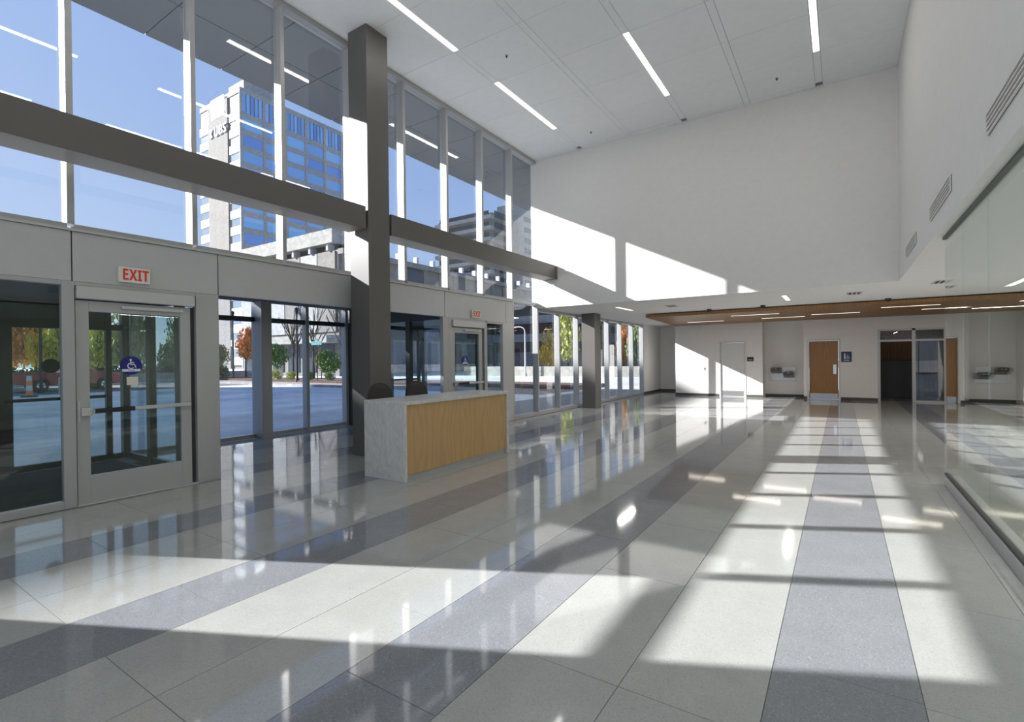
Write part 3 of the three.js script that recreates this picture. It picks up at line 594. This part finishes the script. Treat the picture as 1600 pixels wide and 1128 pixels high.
// ---------------------------------------------------------------- timber canopy and low ceiling fittings
{
  const c = struct('ceiling_canopy', 'flat timber canopy hung below the low ceiling in front of the rear wall', 'canopy');
  const sh = new THREE.Shape(); sh.moveTo(-5.5, 16.6); sh.lineTo(RIGHT - 0.05, 16.6); sh.lineTo(RIGHT - 0.05, 21.99); sh.lineTo(-5.98, 21.99); sh.closePath();
  const g = new THREE.ExtrudeGeometry(sh, { depth: 0.095, bevelEnabled: false }); g.rotateX(-Math.PI / 2);
  mesh(c, 'timber_board', g, M.canopyWood, 0, 2.985, 0);
  bx(c, 'shadow_gap', -5.3, RIGHT - 0.1, 3.08, LOW, -21.9, -16.75, M.black);
  const rows = [[-4.95, -3.65, -19.9], [-3.02, -1.62, -17.75], [-2.34, -1.02, -19.68], [-0.8, 0.5, -19.0], [0.95, 2.24, -17.55], [2.0, 3.09, -19.05], [3.3, 4.6, -19.7], [4.9, 6.2, -17.6]];
  const tags = ['furthest left, over the white service door', 'near the front edge, left of the wooden door', 'close to the rear wall, left of wooden door', 'in front of the wooden door', 'near the front edge, before the storefront', 'close to the rear wall, before the storefront', 'behind the glass screen, close to the rear wall', 'furthest right behind the glass screen'];
  rows.forEach(([a, b, z], i) => {
    const t = thing('canopy_light', `slim light line under the timber canopy, ${tags[i]}`, 'ceiling light', [(a + b) / 2, 2.985, z], 'light lines under the timber canopy');
    mesh(t, 'housing', boxGeo(b - a + 0.02, 0.01, 0.06), M.gap, 0, -0.004, 0); mesh(t, 'diffuser', boxGeo(b - a, 0.008, 0.045), M.lampGlow, 0, -0.011, 0);
    const l = new THREE.RectAreaLight(new THREE.Color(1, 0.88, 0.74), LAMP_CANOPY, b - a, 0.045); l.name = 'lamp'; l.position.set((a + b) / 2, 2.985 - 0.018, z); l.rotation.x = -Math.PI / 2; scene.add(l);
  });
  for (const [x, z0, z1, w, dim = 1] of [[-5.4, -13.75, -15.0, 'above the far low windows'], [-1.15, -13.75, -15.0, 'below the middle of the end wall'], [3.03, -13.6, -15.0, 'seen through the glass screen'], [3.03, -6.0, -8.5, 'inside the glass room beside the screen', 0.3], [3.03, -1.0, -3.5, 'inside the glass room, out of view', 0.3], [4.9, -9.5, -12, 'inside the glass room near the outer wall'], [2.0, -23.2, -24.2, 'inside the dark timber room', 0.06]]) {
    const t = thing('low_ceiling_light', `recessed light in the low ceiling, ${w}`, 'ceiling light', [x, LOW, (z0 + z1) / 2], 'recessed lights of the low ceiling');
    mesh(t, 'housing', boxGeo(0.13, 0.006, z0 - z1), M.alumLight, 0, -0.003, 0); mesh(t, 'diffuser', boxGeo(0.1, 0.006, z0 - z1 - 0.03), M.lampGlow, 0, -0.008, 0);
    const l = new THREE.RectAreaLight(new THREE.Color(1, 0.96, 0.91), LAMP_LOW * dim, 0.1, z0 - z1 - 0.03); l.name = 'lamp'; l.position.set(x, LOW - 0.014, (z0 + z1) / 2); l.rotation.x = -Math.PI / 2; scene.add(l);
  }
  for (const [x, z, w] of [[-4.04, -14.5, 'between the far windows and the middle light'], [0.27, -14.37, 'below the right end of the end wall'], [1.72, -13.25, 'just beyond the glass screen']]) {
    const t = thing('slot_diffuser', `dark slotted air diffuser in the low ceiling ${w}`, 'air diffuser', [x, LOW, z], 'slot diffusers of the low ceiling');
    mesh(t, 'frame', boxGeo(0.3, 0.008, 0.5), M.alumLight, 0, -0.004, 0); for (let k = -1; k <= 1; k++) mesh(t, 'slot', boxGeo(0.05, 0.004, 0.44), M.gap, k * 0.085, -0.009, 0);
  }
  for (const [x, z, w] of [[-3.39, -16.25, 'over the white service door'], [-1.88, -16.07, 'left of the wooden door'], [1.03, -16.26, 'in front of the storefront']]) {
    const t = thing('ceiling_sensor', `small black ceiling camera before the timber canopy, ${w}`, 'camera', [x, LOW, z], 'black domes before the timber canopy');
    cyl(t, 'mount', 0.07, 0.07, 0.03, M.gap, 0, -0.015, 0); mesh(t, 'dome', new THREE.SphereGeometry(0.06, 18, 10, 0, 6.2832, Math.PI / 2, Math.PI / 2), M.black, 0, -0.03, 0);
  }
}

// ================================================================ OUTDOORS
const G0 = -0.03;
const X = {
  plaza: S({ color: rgb(0.82, 0.82, 0.81), map: plazaTex, roughness: 0.9 }), asphalt: S({ color: rgb(0.16, 0.16, 0.165), map: concreteTex, roughness: 0.95 }),
  kerb: S({ color: rgb(0.5, 0.49, 0.46), map: concreteTex, roughness: 0.9 }), soil: S({ color: rgb(0.16, 0.1, 0.07), map: concreteTex, roughness: 1 }), brickPath: S({ color: rgb(0.42, 0.32, 0.28), map: concreteTex, roughness: 0.9 }),
  stone: S({ color: rgb(0.31, 0.29, 0.265), map: concreteTex, roughness: 0.85 }), stoneDark: S({ color: rgb(0.36, 0.34, 0.33), map: concreteTex, roughness: 0.85 }), band: S({ color: rgb(0.5, 0.5, 0.5), map: concreteTex, roughness: 0.8 }),
  winBlue: [[0.3, 0.52, 0.8], [0.36, 0.62, 0.88], [0.24, 0.4, 0.72]].map((c) => S({ color: rgb(...c), roughness: 0.12, metalness: 0.55 })),
  winDark: S({ color: rgb(0.05, 0.06, 0.075), roughness: 0.15, metalness: 0.3 }),
  mirror: S({ color: rgb(0.75, 0.76, 0.77), roughness: 0.05, metalness: 0.9 }),
  trunk: S({ color: rgb(0.1, 0.075, 0.055), roughness: 0.95 }), pole: S({ color: rgb(0.03, 0.03, 0.032), roughness: 0.6 }),
  white: S({ color: rgb(0.5, 0.5, 0.5), roughness: 0.6 }),
};
{
  const g = struct('ground', 'pale concrete plaza and surrounding ground outside', 'ground');
  bx(g, 'plaza_slab', -320, 120, G0 - 0.3, G0, -320, 120, X.plaza);
  const r = struct('road', 'grey asphalt street beyond the plaza', 'road'); bx(r, 'asphalt_lane', -49, -36.5, G0, G0 + 0.012, -21, 60, X.asphalt);
  bx(r, 'lane_line', -42.8, -42.65, G0 + 0.012, G0 + 0.016, -21, 60, X.kerb);
  const k = struct('curb', 'white stone curb and brick path before the planting bed', 'curb');
  bx(k, 'curb_stone', -70, -11.5, G0, 0.12, -20.4, -20.1, X.kerb); bx(k, 'brick_path', -70, -11.5, G0, 0.01, -23.6, -20.4, X.brickPath); bx(k, 'planting_soil', -70, -11.5, G0, 0.16, -27.4, -23.6, X.soil);
}
// leaves: a crown is a cloud of small leaf faces in several blobs
function crownGeo(blobs, n, size, s) {
  let sd = s * 7919 + 13; const r = () => { sd = (sd * 1664525 + 1013904223) >>> 0; return sd / 4294967296; };
  const pos = [], q = new THREE.Quaternion(), e = new THREE.Euler(), v = new THREE.Vector3(), col = [];
  for (let i = 0; i < n; i++) {
    const b = blobs[Math.floor(r() * blobs.length)], th = r() * 6.2832, cz = r() * 2 - 1, rr = Math.pow(r(), 0.45), sr = Math.sqrt(1 - cz * cz);
    const c = [b[0] + b[3] * rr * sr * Math.cos(th), b[1] + b[4] * rr * cz, b[2] + b[3] * rr * sr * Math.sin(th)];
    q.setFromEuler(e.set(r() * 6.3, r() * 6.3, r() * 6.3)); const k = size * (0.6 + r() * 0.8), t = 0.7 + r() * 0.6;
    const P = [[-0.5, 0], [0, -0.35], [0.6, 0], [0, 0.35]].map(([x, y]) => v.set(x * k, y * k, 0).applyQuaternion(q).toArray());
    for (const [a, bb, cc] of [[0, 1, 2], [0, 2, 3]]) for (const ix of [a, bb, cc]) { pos.push(P[ix][0] + c[0], P[ix][1] + c[1], P[ix][2] + c[2]); col.push(t, t, t); }
  }
  const g = new THREE.BufferGeometry(); g.setAttribute('position', new THREE.Float32BufferAttribute(pos, 3)); g.setAttribute('color', new THREE.Float32BufferAttribute(col, 3)); g.computeVertexNormals(); return g;
}
function branchGeo(h, s, n = 9) {
  let sd = s * 331 + 7; const r = () => { sd = (sd * 1664525 + 1013904223) >>> 0; return sd / 4294967296; };
  const gs = [new THREE.CylinderGeometry(0.008, 0.022, h * 0.6, 7).translate(0, h * 0.3, 0)];
  for (let i = 0; i < n; i++) {
    const a = r() * 6.28, y0 = h * (0.3 + 0.3 * r()), L = h * (0.25 + 0.25 * r()), sp = 0.3 + 0.4 * r();
    const p0 = [0, y0, 0], p1 = [Math.cos(a) * L * sp * 0.5, y0 + L * 0.5, Math.sin(a) * L * sp * 0.5], p2 = [Math.cos(a) * L * sp, y0 + L, Math.sin(a) * L * sp];
    gs.push(tube([p0, p1, p2], 0.006, 5).toNonIndexed());
    for (let j = 0; j < 3; j++) { const b = a + (r() - 0.5) * 2, l = L * 0.5; gs.push(tube([p1, [p1[0] + Math.cos(b) * l * 0.3, p1[1] + l * 0.5, p1[2] + Math.sin(b) * l * 0.3], [p1[0] + Math.cos(b) * l * 0.6, p1[1] + l * 0.9, p1[2] + Math.sin(b) * l * 0.6]], 0.0032, 4).toNonIndexed()); }
  }
  return mergeGeometries(gs.map((g) => { const k = g.index ? g.toNonIndexed() : g; return k; }));
}
const leafMat = (r, g, b) => S({ color: rgb(r, g, b), roughness: 0.9, vertexColors: true, side: THREE.DoubleSide });
const leaves = { orange: leafMat(0.62, 0.26, 0.07), yellow: leafMat(0.68, 0.46, 0.05), amber: leafMat(0.55, 0.3, 0.07), lime: leafMat(0.42, 0.44, 0.1), green: leafMat(0.15, 0.23, 0.07), dark: leafMat(0.045, 0.085, 0.035), olive: leafMat(0.26, 0.29, 0.12) };
const crownA = crownGeo([[0, 0, 0, 1, 1], [0.7, -0.3, 0.2, 0.7, 0.6], [-0.6, -0.2, -0.3, 0.75, 0.7], [0.1, 0.5, -0.4, 0.6, 0.6]], 1500, 0.2, 1);
const crownB = crownGeo([[0, 0, 0, 0.85, 1.2], [0.5, -0.5, -0.3, 0.7, 0.6], [-0.5, -0.6, 0.3, 0.7, 0.6]], 1500, 0.18, 5);
const crownC = crownGeo([[0, 0, 0, 1, 0.9], [0.3, 0.2, 0.3, 0.7, 0.7]], 1300, 0.17, 9);
const trunkA = branchGeo(1, 4, 6);
function tree(name, label, cat, x, z, y0, h, w, col, geo, group) {      // y0: bottom of the crown, h: its top
  const t = thing(name, label, cat, [x, G0, z], group);
  const c = mesh(t, 'crown', geo, leaves[col], 0, (y0 + h) / 2, 0); c.scale.set(w / 1.5, (h - y0) / 2.2, w / 1.5); c.rotation.y = rnd() * 6;
  const k = mesh(t, 'trunk', trunkA, X.trunk, 0, 0, 0); k.scale.set(h * 0.8, h * 0.95, h * 0.8);
}
const far = 'autumn trees across the street';
tree('autumn_tree', 'orange autumn tree across the street, left of the near door', 'tree', -57, -11.6, 1.0, 6.6, 2.0, 'orange', crownA, far);
tree('autumn_tree', 'small golden yellow tree beside the orange one across the street', 'tree', -55, -12.8, 1.0, 4.6, 0.9, 'yellow', crownC, far);
tree('autumn_tree', 'broad yellow-green tree across the street, seen through the sidelight', 'tree', -58, -15.0, 0.8, 7.2, 2.3, 'lime', crownB, far);
tree('leafy_tree', 'loose green tree framed in the near door, left half', 'tree', -57, -19.8, 0.6, 8.0, 2.2, 'olive', crownA, far);
tree('leafy_tree', 'darker green tree framed in the near door, right half', 'tree', -56, -23.8, 0.6, 7.2, 2.2, 'green', crownB, far);
tree('leafy_tree', 'green tree far left across the street at the picture edge', 'tree', -60, -9.0, 1.5, 6.5, 2.0, 'olive', crownB, far);
tree('autumn_tree', 'amber tree behind the golden one across the street', 'tree', -63, -14.6, 0.8, 7.2, 2.4, 'amber', crownA, far);
tree('leafy_tree', 'pale green tree across the street behind the door post', 'tree', -62, -19.0, 0.8, 7.4, 2.4, 'lime', crownB, far);
const bed = 'bushes in the planting bed';
tree('clipped_bush', 'round bronze green bush in the planting bed, left of the thick post', 'bush', -49.9, -24.7, 0.9, 3.7, 1.5, 'olive', crownC, bed);
tree('autumn_tree', 'orange leaved young tree in the planting bed beside the dark pole', 'tree', -49.4, -27.0, 1.6, 5.2, 1.35, 'orange', crownA, bed);
tree('clipped_bush', 'round green bush in the planting bed, right of the thick post', 'bush', -41.0, -25.2, 0.9, 3.5, 1.5, 'green', crownC, bed);
tree('clipped_bush', 'spreading green bush in the planting bed near the steel column', 'bush', -33.8, -25.2, 0.6, 2.6, 1.3, 'green', crownA, bed);
tree('clipped_bush', 'half hidden olive bush behind the slim mullion of the recess', 'bush', -36.3, -26.2, 0.7, 2.7, 0.9, 'olive', crownC, bed);
[[-50.2, 0.42, 'dark', 'beneath the round bronze green bush'], [-48.3, 0.5, 'dark', 'beside the dark pole'], [-41.8, 0.45, 'lime', 'below the round green bush, left'], [-39.6, 0.5, 'lime', 'below the round green bush, right'], [-37.7, 0.4, 'lime', 'beside the slim mullion'], [-35.2, 0.4, 'green', 'left of the spreading green bush'], [-32.6, 0.4, 'green', 'right of the spreading green bush']].forEach(([x, s, c, l]) => {
  const t = thing('low_shrub', `low shrub in the planting bed ${l}`, 'shrub', [x, 0.1, -24.3], 'low shrubs along the brick path');
  const m = mesh(t, 'leafage', crownC, leaves[c], 0, s * 0.9, 0); m.scale.setScalar(s); m.rotation.y = rnd() * 6;
  const st = mesh(t, 'stems', trunkA, X.trunk); st.scale.setScalar(s);
});
{ // hedge across the street
  const h = thing('hedge', 'long dark clipped hedge across the street behind the red pickup', 'hedge', [-52, G0, -16]);
  const blobs = []; for (let z = -10; z <= 10; z += 0.8) blobs.push([0, 0.75, z, 0.6, 0.7]);
  mesh(h, 'leafage', crownGeo(blobs, 9000, 0.2, 21), leaves.dark); bx(h, 'woody_core', -52.35, -51.65, G0, 1.1, -26, -6, X.trunk);
  const lw = struct('wall_garden', 'low pale garden wall in front of the hedge', 'wall'); bx(lw, 'wall_block', -51.1, -50.95, G0, 0.75, -30, -4, X.kerb);
}
function bareTree(label, x, z, h, s) { const t = thing('bare_tree', label, 'tree', [x, G0, z], 'bare street trees'); const m = mesh(t, 'branches', branchGeo(1, s, 16), X.trunk); m.scale.set(h * 0.8, h, h * 0.8); mesh(t, 'root_collar', new THREE.CylinderGeometry(0.1, 0.16, 0.2, 10), X.trunk, 0, 0.1, 0); }
bareTree('leafless tree in the recess view, left of the slim mullion', -38.2, -26.8, 6.6, 3);
bareTree('leafless tree in the recess view, next to the steel column', -31.2, -24.6, 6.6, 8);
bareTree('leafless tree in the recess view, behind the round green bush', -41.5, -27.0, 6.2, 14);
function lampPost(label, x, z, h, mat, arm) {
  const t = thing('lamp_post', label, 'lamp post', [x, G0, z], 'street poles'); cyl(t, 'base', 0.14, 0.17, 0.3, mat, 0, 0.15, 0); cyl(t, 'pole', 0.06, 0.085, h - 0.3, mat, 0, 0.3 + (h - 0.3) / 2, 0);
  if (arm) { mesh(t, 'arm', tube([[0, h - 0.05, 0], [-0.1, h + 0.3, 0], [-0.5, h + 0.5, 0], [-1.2, h + 0.5, 0]], 0.05), mat); mesh(t, 'lantern', boxGeo(0.5, 0.1, 0.2, 0.02), mat, -1.3, h + 0.47, 0); }
  else { mesh(t, 'lantern', new THREE.CylinderGeometry(0.16, 0.1, 0.45, 10), mat, 0, h + 0.2, 0); mesh(t, 'lantern_cap', new THREE.ConeGeometry(0.2, 0.15, 10), mat, 0, h + 0.5, 0); }
}
lampPost('dark lamp post behind the red pickup', -38.2, -9.1, 4.6, X.pole);
lampPost('dark lamp post left of the thick post in the recess view', -46.4, -24.2, 5.8, X.pole);
lampPost('dark lamp post right of the slim mullion in the recess view', -35.9, -23.7, 5.4, X.pole);
lampPost('pale street lamp with a curved arm outside the far windows', -25.0, -40.3, 4.2, X.white, true);
{ // teal street sign
  const t = thing('street_sign', 'small teal street sign by the bare tree', 'sign', [-33.4, G0, -23.75], 'street poles'); cyl(t, 'pole', 0.03, 0.035, 3.4, X.pole, 0, 1.7, 0);
  mesh(t, 'sign_blade', boxGeo(1.25, 0.28, 0.03), S({ color: rgb(0.02, 0.2, 0.2), roughness: 0.6 }), 0, 3.05, 0.05);
}
{ // red pickup truck, parked along the street
  const t = thing('pickup_truck', 'red pickup truck parked across the plaza', 'truck', [-41, G0 + 0.012, -11]);
  const red = Ph({ color: rgb(0.3, 0.02, 0.025), roughness: 0.25, clearcoat: 0.8 });
  const sh = new THREE.Shape();   // side profile, length along x (rear at 0)
  [[0, 0.55], [0, 1.05], [2.1, 1.1], [2.15, 1.12], [2.4, 1.68], [3.3, 1.72], [3.95, 1.14], [5.1, 1.02], [5.3, 0.85], [5.3, 0.45], [4.75, 0.42], [4.65, 0.7], [4.3, 0.8], [3.95, 0.7], [3.85, 0.42], [1.65, 0.42], [1.55, 0.7], [1.2, 0.8], [0.85, 0.7], [0.75, 0.45]].forEach(([x, y], i) => i ? sh.lineTo(x, y) : sh.moveTo(x, y)); sh.closePath();
  const g = new THREE.ExtrudeGeometry(sh, { depth: 1.76, bevelEnabled: true, bevelSize: 0.04, bevelThickness: 0.05, bevelSegments: 2 }); g.rotateY(Math.PI / 2); g.translate(-0.88, 0, 2.65);
  mesh(t, 'body', g, red);
  for (const s of [-1, 1]) {
    const wn = new THREE.Shape(); [[2.32, 1.16], [2.5, 1.6], [3.22, 1.63], [3.75, 1.16]].forEach(([x, y], i) => i ? wn.lineTo(x, y) : wn.moveTo(x, y)); wn.closePath();
    const wg = new THREE.ExtrudeGeometry(wn, { depth: 0.02, bevelEnabled: false }); wg.rotateY(Math.PI / 2); wg.translate(s > 0 ? 0.925 : -0.945, 0, 2.65); mesh(t, 'side_window', wg, X.winDark);
    for (const zz of [1.2, 4.3]) { const w = mesh(t, 'wheel', new THREE.CylinderGeometry(0.36, 0.36, 0.24, 24).rotateZ(Math.PI / 2), X.pole, s * 0.82, 0.36, 2.65 - zz); mesh(w, 'rim', new THREE.CylinderGeometry(0.23, 0.2, 0.02, 12).rotateZ(Math.PI / 2), M.chrome, s * 0.122, 0, 0); for (let k = 0; k < 5; k++) { const sp = mesh(w, 'spoke', boxGeo(0.02, 0.2, 0.05), M.gap, s * 0.135, 0, 0); sp.geometry = boxGeo(0.02, 0.2, 0.05).clone().translate(0, 0.12, 0); sp.rotation.x = k * 1.2566; } }
    mesh(t, 'tail_lamp', boxGeo(0.1, 0.22, 0.04), M.signRed, s * 0.82, 0.92, 2.71); mesh(t, 'door_mirror', boxGeo(0.16, 0.14, 0.1, 0.03), red, s * 1.0, 1.22, -0.95);
  }
  mesh(t, 'rear_bumper', boxGeo(1.8, 0.18, 0.14, 0.03), M.chrome, 0, 0.52, 2.74); mesh(t, 'bed_cover', boxGeo(1.7, 0.05, 2.0), M.black, 0, 1.13, 1.6);
  mesh(t, 'rear_window', boxGeo(1.4, 0.4, 0.02), X.winDark, 0, 1.42, 0.4).rotation.x = -0.42;
}
{
  const t = thing('traffic_barrel', 'orange and white striped traffic post before the pickup', 'traffic post', [-34.9, G0, -7.85]); const or = S({ color: rgb(0.75, 0.2, 0.08), roughness: 0.6 });
  cyl(t, 'rubber_foot', 0.32, 0.36, 0.09, M.black, 0, 0.045, 0, 8); for (let k = 0; k < 4; k++) cyl(t, 'stripe', 0.13 - k * 0.012, 0.142 - k * 0.012, 0.25, k % 2 ? X.white : or, 0, 0.21 + k * 0.25, 0);
  const b = thing('bollard', 'grey steel bollard in front of the pickup cab', 'bollard', [-37, G0, -9.65]); cyl(b, 'post', 0.11, 0.11, 0.85, M.alum, 0, 0.425, 0); mesh(b, 'cap', new THREE.SphereGeometry(0.11, 14, 8, 0, 6.2832, 0, 1.571), M.alumLight, 0, 0.85, 0);
}

// ---------------------------------------------------------------- buildings
{ // office tower: sunlit south face, shaded blue glass east face
  const FX = -120, FZ = -65.1, TOP = 67.6, X0 = -139, Z1 = -106;
  const t = thing('office_tower', 'tall office tower with blue glass side and a sign on its stone front', 'building', [FX, G0, FZ]);
  bx(t, 'core', X0, FX, G0, TOP - 1.2, Z1, FZ, X.stone);
  bx(t, 'parapet', X0 - 0.2, FX + 0.2, TOP - 1.2, TOP, Z1 - 0.2, FZ + 0.2, X.band); bx(t, 'penthouse', FX - 9, FX - 2, TOP, TOP + 3.4, FZ - 12, FZ - 2, X.band);
  const floors = 15, fh = 3.95, y00 = TOP - 6.6 - floors * fh;
  // east face: spandrel bands and window panes in bays
  for (let k = 0; k <= floors; k++) bx(t, 'spandrel', FX, FX + 0.25, y00 + k * fh - 0.55, y00 + k * fh + 0.75, Z1, FZ, X.band);
  for (let b = 0; b <= 7; b++) bx(t, 'pier', FX, FX + 0.35, 0, TOP - 1.2, FZ - b * 5.83 - 0.35, FZ - b * 5.83 + 0.35, X.band);
  for (let k = 0; k < floors; k++) for (let b = 0; b < 7; b++) bx(t, 'window', FX, FX + 0.12, y00 + k * fh + 0.75, y00 + (k + 1) * fh - 0.55, FZ - (b + 1) * 5.83 + 0.35, FZ - b * 5.83 - 0.35, X.winBlue[(b * 3 + k * 5 + (b * k) % 4) % 3]);
  for (let b = 0; b < 7; b++) for (let j = 0; j < 5; j++) { const z = FZ - b * 5.83 - 0.35 - j * 1.03; bx(t, 'crown_window', FX, FX + 0.12, y00 + floors * fh + 0.75, TOP - 1.2, z - 0.85, z - 0.1, X.winBlue[(b + j) % 3]); }
  // south face: stone panel in the middle, glazed strips either side
  bx(t, 'stone_panel', FX - 14.5, FX - 5, 0, TOP - 1.2, FZ, FZ + 0.5, X.stone); bx(t, 'shadow_slot', FX - 5, FX - 4.5, 0, TOP - 1.2, FZ, FZ + 0.1, X.stoneDark);
  for (let k = 0; k <= floors; k++) for (const [a, c] of [[X0, FX - 14.5], [FX - 4.5, FX]]) {
    bx(t, 'south_spandrel', a, c, y00 + k * fh - 0.9, y00 + k * fh + 1.1, FZ, FZ + 0.35, X.white);
    if (k < floors) bx(t, 'south_window', a + 0.1, c - 0.1, y00 + k * fh + 1.1, y00 + (k + 1) * fh - 0.9, FZ, FZ + 0.1, X.mirror);
  }
  for (let j = 0; j < 3; j++) { bx(t, 'south_crown_window', X0 + 0.5 + j * 1.4, X0 + 1.5 + j * 1.4, TOP - 5.4, TOP - 1.6, FZ, FZ + 0.1, X.winDark); bx(t, 'south_crown_window', FX - 4.1 + j * 1.35, FX - 3.1 + j * 1.35, TOP - 5.4, TOP - 1.6, FZ, FZ + 0.1, X.winDark); }
  bx(t, 'crown_glazing', FX - 12.6, FX - 6.4, TOP - 5.0, TOP - 0.2, FZ + 0.5, FZ + 0.6, X.mirror).rotation.set(-0.0047, -0.0068, 0);
  const sg = new THREE.Group(); sg.name = 'roof_sign'; sg.position.set(-9.6, TOP - 8.4 - G0, 0.5); t.add(sg);
  mesh(sg, 'lettering', textGeo('UBS', 2.3, 0.3), X.white, 1.6, 0, 0);
  for (const a of [-0.6, 0, 0.6]) { const k = mesh(sg, 'key_emblem', boxGeo(0.22, 2.4, 0.25), X.white, -2.9, 0, 0.15); k.rotation.z = a; }
}
{ // concrete pavilion with a sunlit front and a long shaded side
  const FX = -45, FZ = -34.7, X0 = -64;
  const t = thing('concrete_building', 'low concrete building with a pale projecting parapet and tall panels', 'building', [FX, G0, FZ]);
  bx(t, 'core', X0, FX, G0, 13.6, -150, FZ, X.stone);
  bx(t, 'parapet', X0 - 0.3, FX - 0.2, 14.3, 15.8, FZ - 3, FZ + 0.6, X.kerb); bx(t, 'clerestory', X0, FX - 1, 13.6, 14.3, FZ - 2.6, FZ - 0.5, X.winDark);
  for (let k = 0; k < 6; k++) bx(t, 'bracket', X0 + 2 + k * 3.1, X0 + 2.3 + k * 3.1, 13.6, 14.3, FZ - 0.5, FZ + 0.4, X.white);
  for (let k = 0; k < 6; k++) bx(t, 'front_panel', X0 + k * 3.12 + 0.08, X0 + (k + 1) * 3.12 - 0.08, 4.8, 13.5, FZ, FZ + 0.15, k % 2 ? X.stone : X.band);
  bx(t, 'base_canopy', X0, FX, 3.6, 4.4, FZ, FZ + 1.6, X.kerb);
  for (let k = 0; k < 6; k++) bx(t, 'ground_window', X0 + 0.5 + k * 3.1, X0 + 2.7 + k * 3.1, 0.4, 3.4, FZ, FZ + 0.08, X.winDark);
  bx(t, 'eave', FX, FX + 0.8, 13.1, 13.7, -150, FZ, X.stoneDark);
  for (let k = 0; k < 24; k++) { const z = FZ - 1 - k * 3; bx(t, 'side_panel', FX, FX + 0.2, 4.6, 13.1, z - 2.8, z, k % 4 === 3 ? X.winDark : X.stone); bx(t, 'side_bracket', FX + 0.1, FX + 0.7, 13.7, 14.5, z - 1.6, z - 1.2, X.white); }
  for (let k = 0; k < 14; k++) { const z = FZ - 2 - k * 5; bx(t, 'side_window', FX, FX + 0.12, 0.6, 3.8, z - 3.6, z, X.winDark); }
}
{ // balcony tower far behind
  const t = thing('balcony_tower', 'far apartment tower with stacked balconies at the last tall window', 'building', [-80, G0, -112]);
  bx(t, 'core', -92, -74, G0, 39, -130, -104, X.stone); bx(t, 'stair_wing', -78, -70, G0, 43, -124, -112, X.band);
  for (let k = 0; k < 10; k++) { bx(t, 'balcony', -92, -73.4, 12 + k * 2.8, 12.9 + k * 2.8, -104, -102.4, X.band); bx(t, 'balcony_window', -91.5, -75, 12.9 + k * 2.8, 14.5 + k * 2.8, -104, -103.9, X.winDark); bx(t, 'east_window', -74, -73.9, 12.9 + k * 2.8, 14.5 + k * 2.8, -111, -105, X.winDark); bx(t, 'east_window', -70, -69.9, 12.9 + k * 2.8, 14.2 + k * 2.8, -122, -113, X.winDark); }
}
{ // street outside the far low windows
  const t = thing('parking_structure', 'grey parking structure with open decks outside the far windows', 'building', [-34, G0, -62]);
  bx(t, 'core', -44, -32, G0, 9.5, -76, -62, X.stoneDark);
  for (let k = 0; k < 3; k++) { bx(t, 'deck_opening', -43.5, -32.5, 2.6 + k * 2.6, 4.1 + k * 2.6, -62, -61.9, X.winDark); bx(t, 'deck_edge', -44, -32, 4.1 + k * 2.6, 5.2 + k * 2.6, -62, -61.7, X.band); bx(t, 'deck_opening', -32, -31.9, 2.6 + k * 2.6, 4.1 + k * 2.6, -75.5, -62.5, X.winDark); }
  const u = thing('beige_building', 'beige street building beyond the farthest low windows', 'building', [-26, G0, -74]);
  bx(u, 'core', -31, -16, G0, 13, -90, -74, X.stone); for (let k = 0; k < 3; k++) for (let j = 0; j < 5; j++) bx(u, 'window', -30 + j * 2.9, -28.4 + j * 2.9, 2 + k * 3.4, 4 + k * 3.4, -74, -73.9, X.winDark);
  bx(u, 'cornice', -31.3, -15.7, 13, 13.6, -90, -73.6, X.band);
  const w = struct('wall_street', 'low sunlit wall across the pavement outside the far windows', 'wall'); bx(w, 'wall_block', -33, -12, G0, 0.9, -41.4, -41, X.kerb);
  const r = 'trees outside the far low windows';
  tree('leafy_tree', 'green tree outside the far windows, left of the dark column', 'tree', -23.2, -46, 0.8, 7.2, 1.8, 'lime', crownA, r);
  tree('leafy_tree', 'yellowing tree outside the far windows, beside the street lamp', 'tree', -26.2, -47, 0.8, 5.0, 1.4, 'yellow', crownB, r);
  tree('autumn_tree', 'rust brown tree outside the farthest low windows', 'tree', -22.0, -58, 1.0, 7.0, 1.3, 'orange', crownB, r);
  tree('leafy_tree', 'dark green tree outside the last far window', 'tree', -19.4, -55, 0.6, 6.2, 1.4, 'green', crownA, r);
}
{ // tall neighbour toward the sun, out of view: it keeps the plaza and the foot of the glass in shade
  const t = thing('neighbour_block', 'tall neighbouring block beside the plaza, out of view', 'building', [-61, G0, 15.5]);
  mesh(t, 'core', boxGeo(14, 27.8, 26.5), X.stone, -7, 13.9, 0); for (let k = 0; k < 7; k++) mesh(t, 'window_band', boxGeo(0.1, 1.6, 25), X.winDark, 0.05, 3 + k * 3.6, 0);
  mesh(t, 'roof_edge', boxGeo(14.4, 0.4, 26.9), X.band, -7, 28.0, 0);
}

renderer.render(scene, camera);
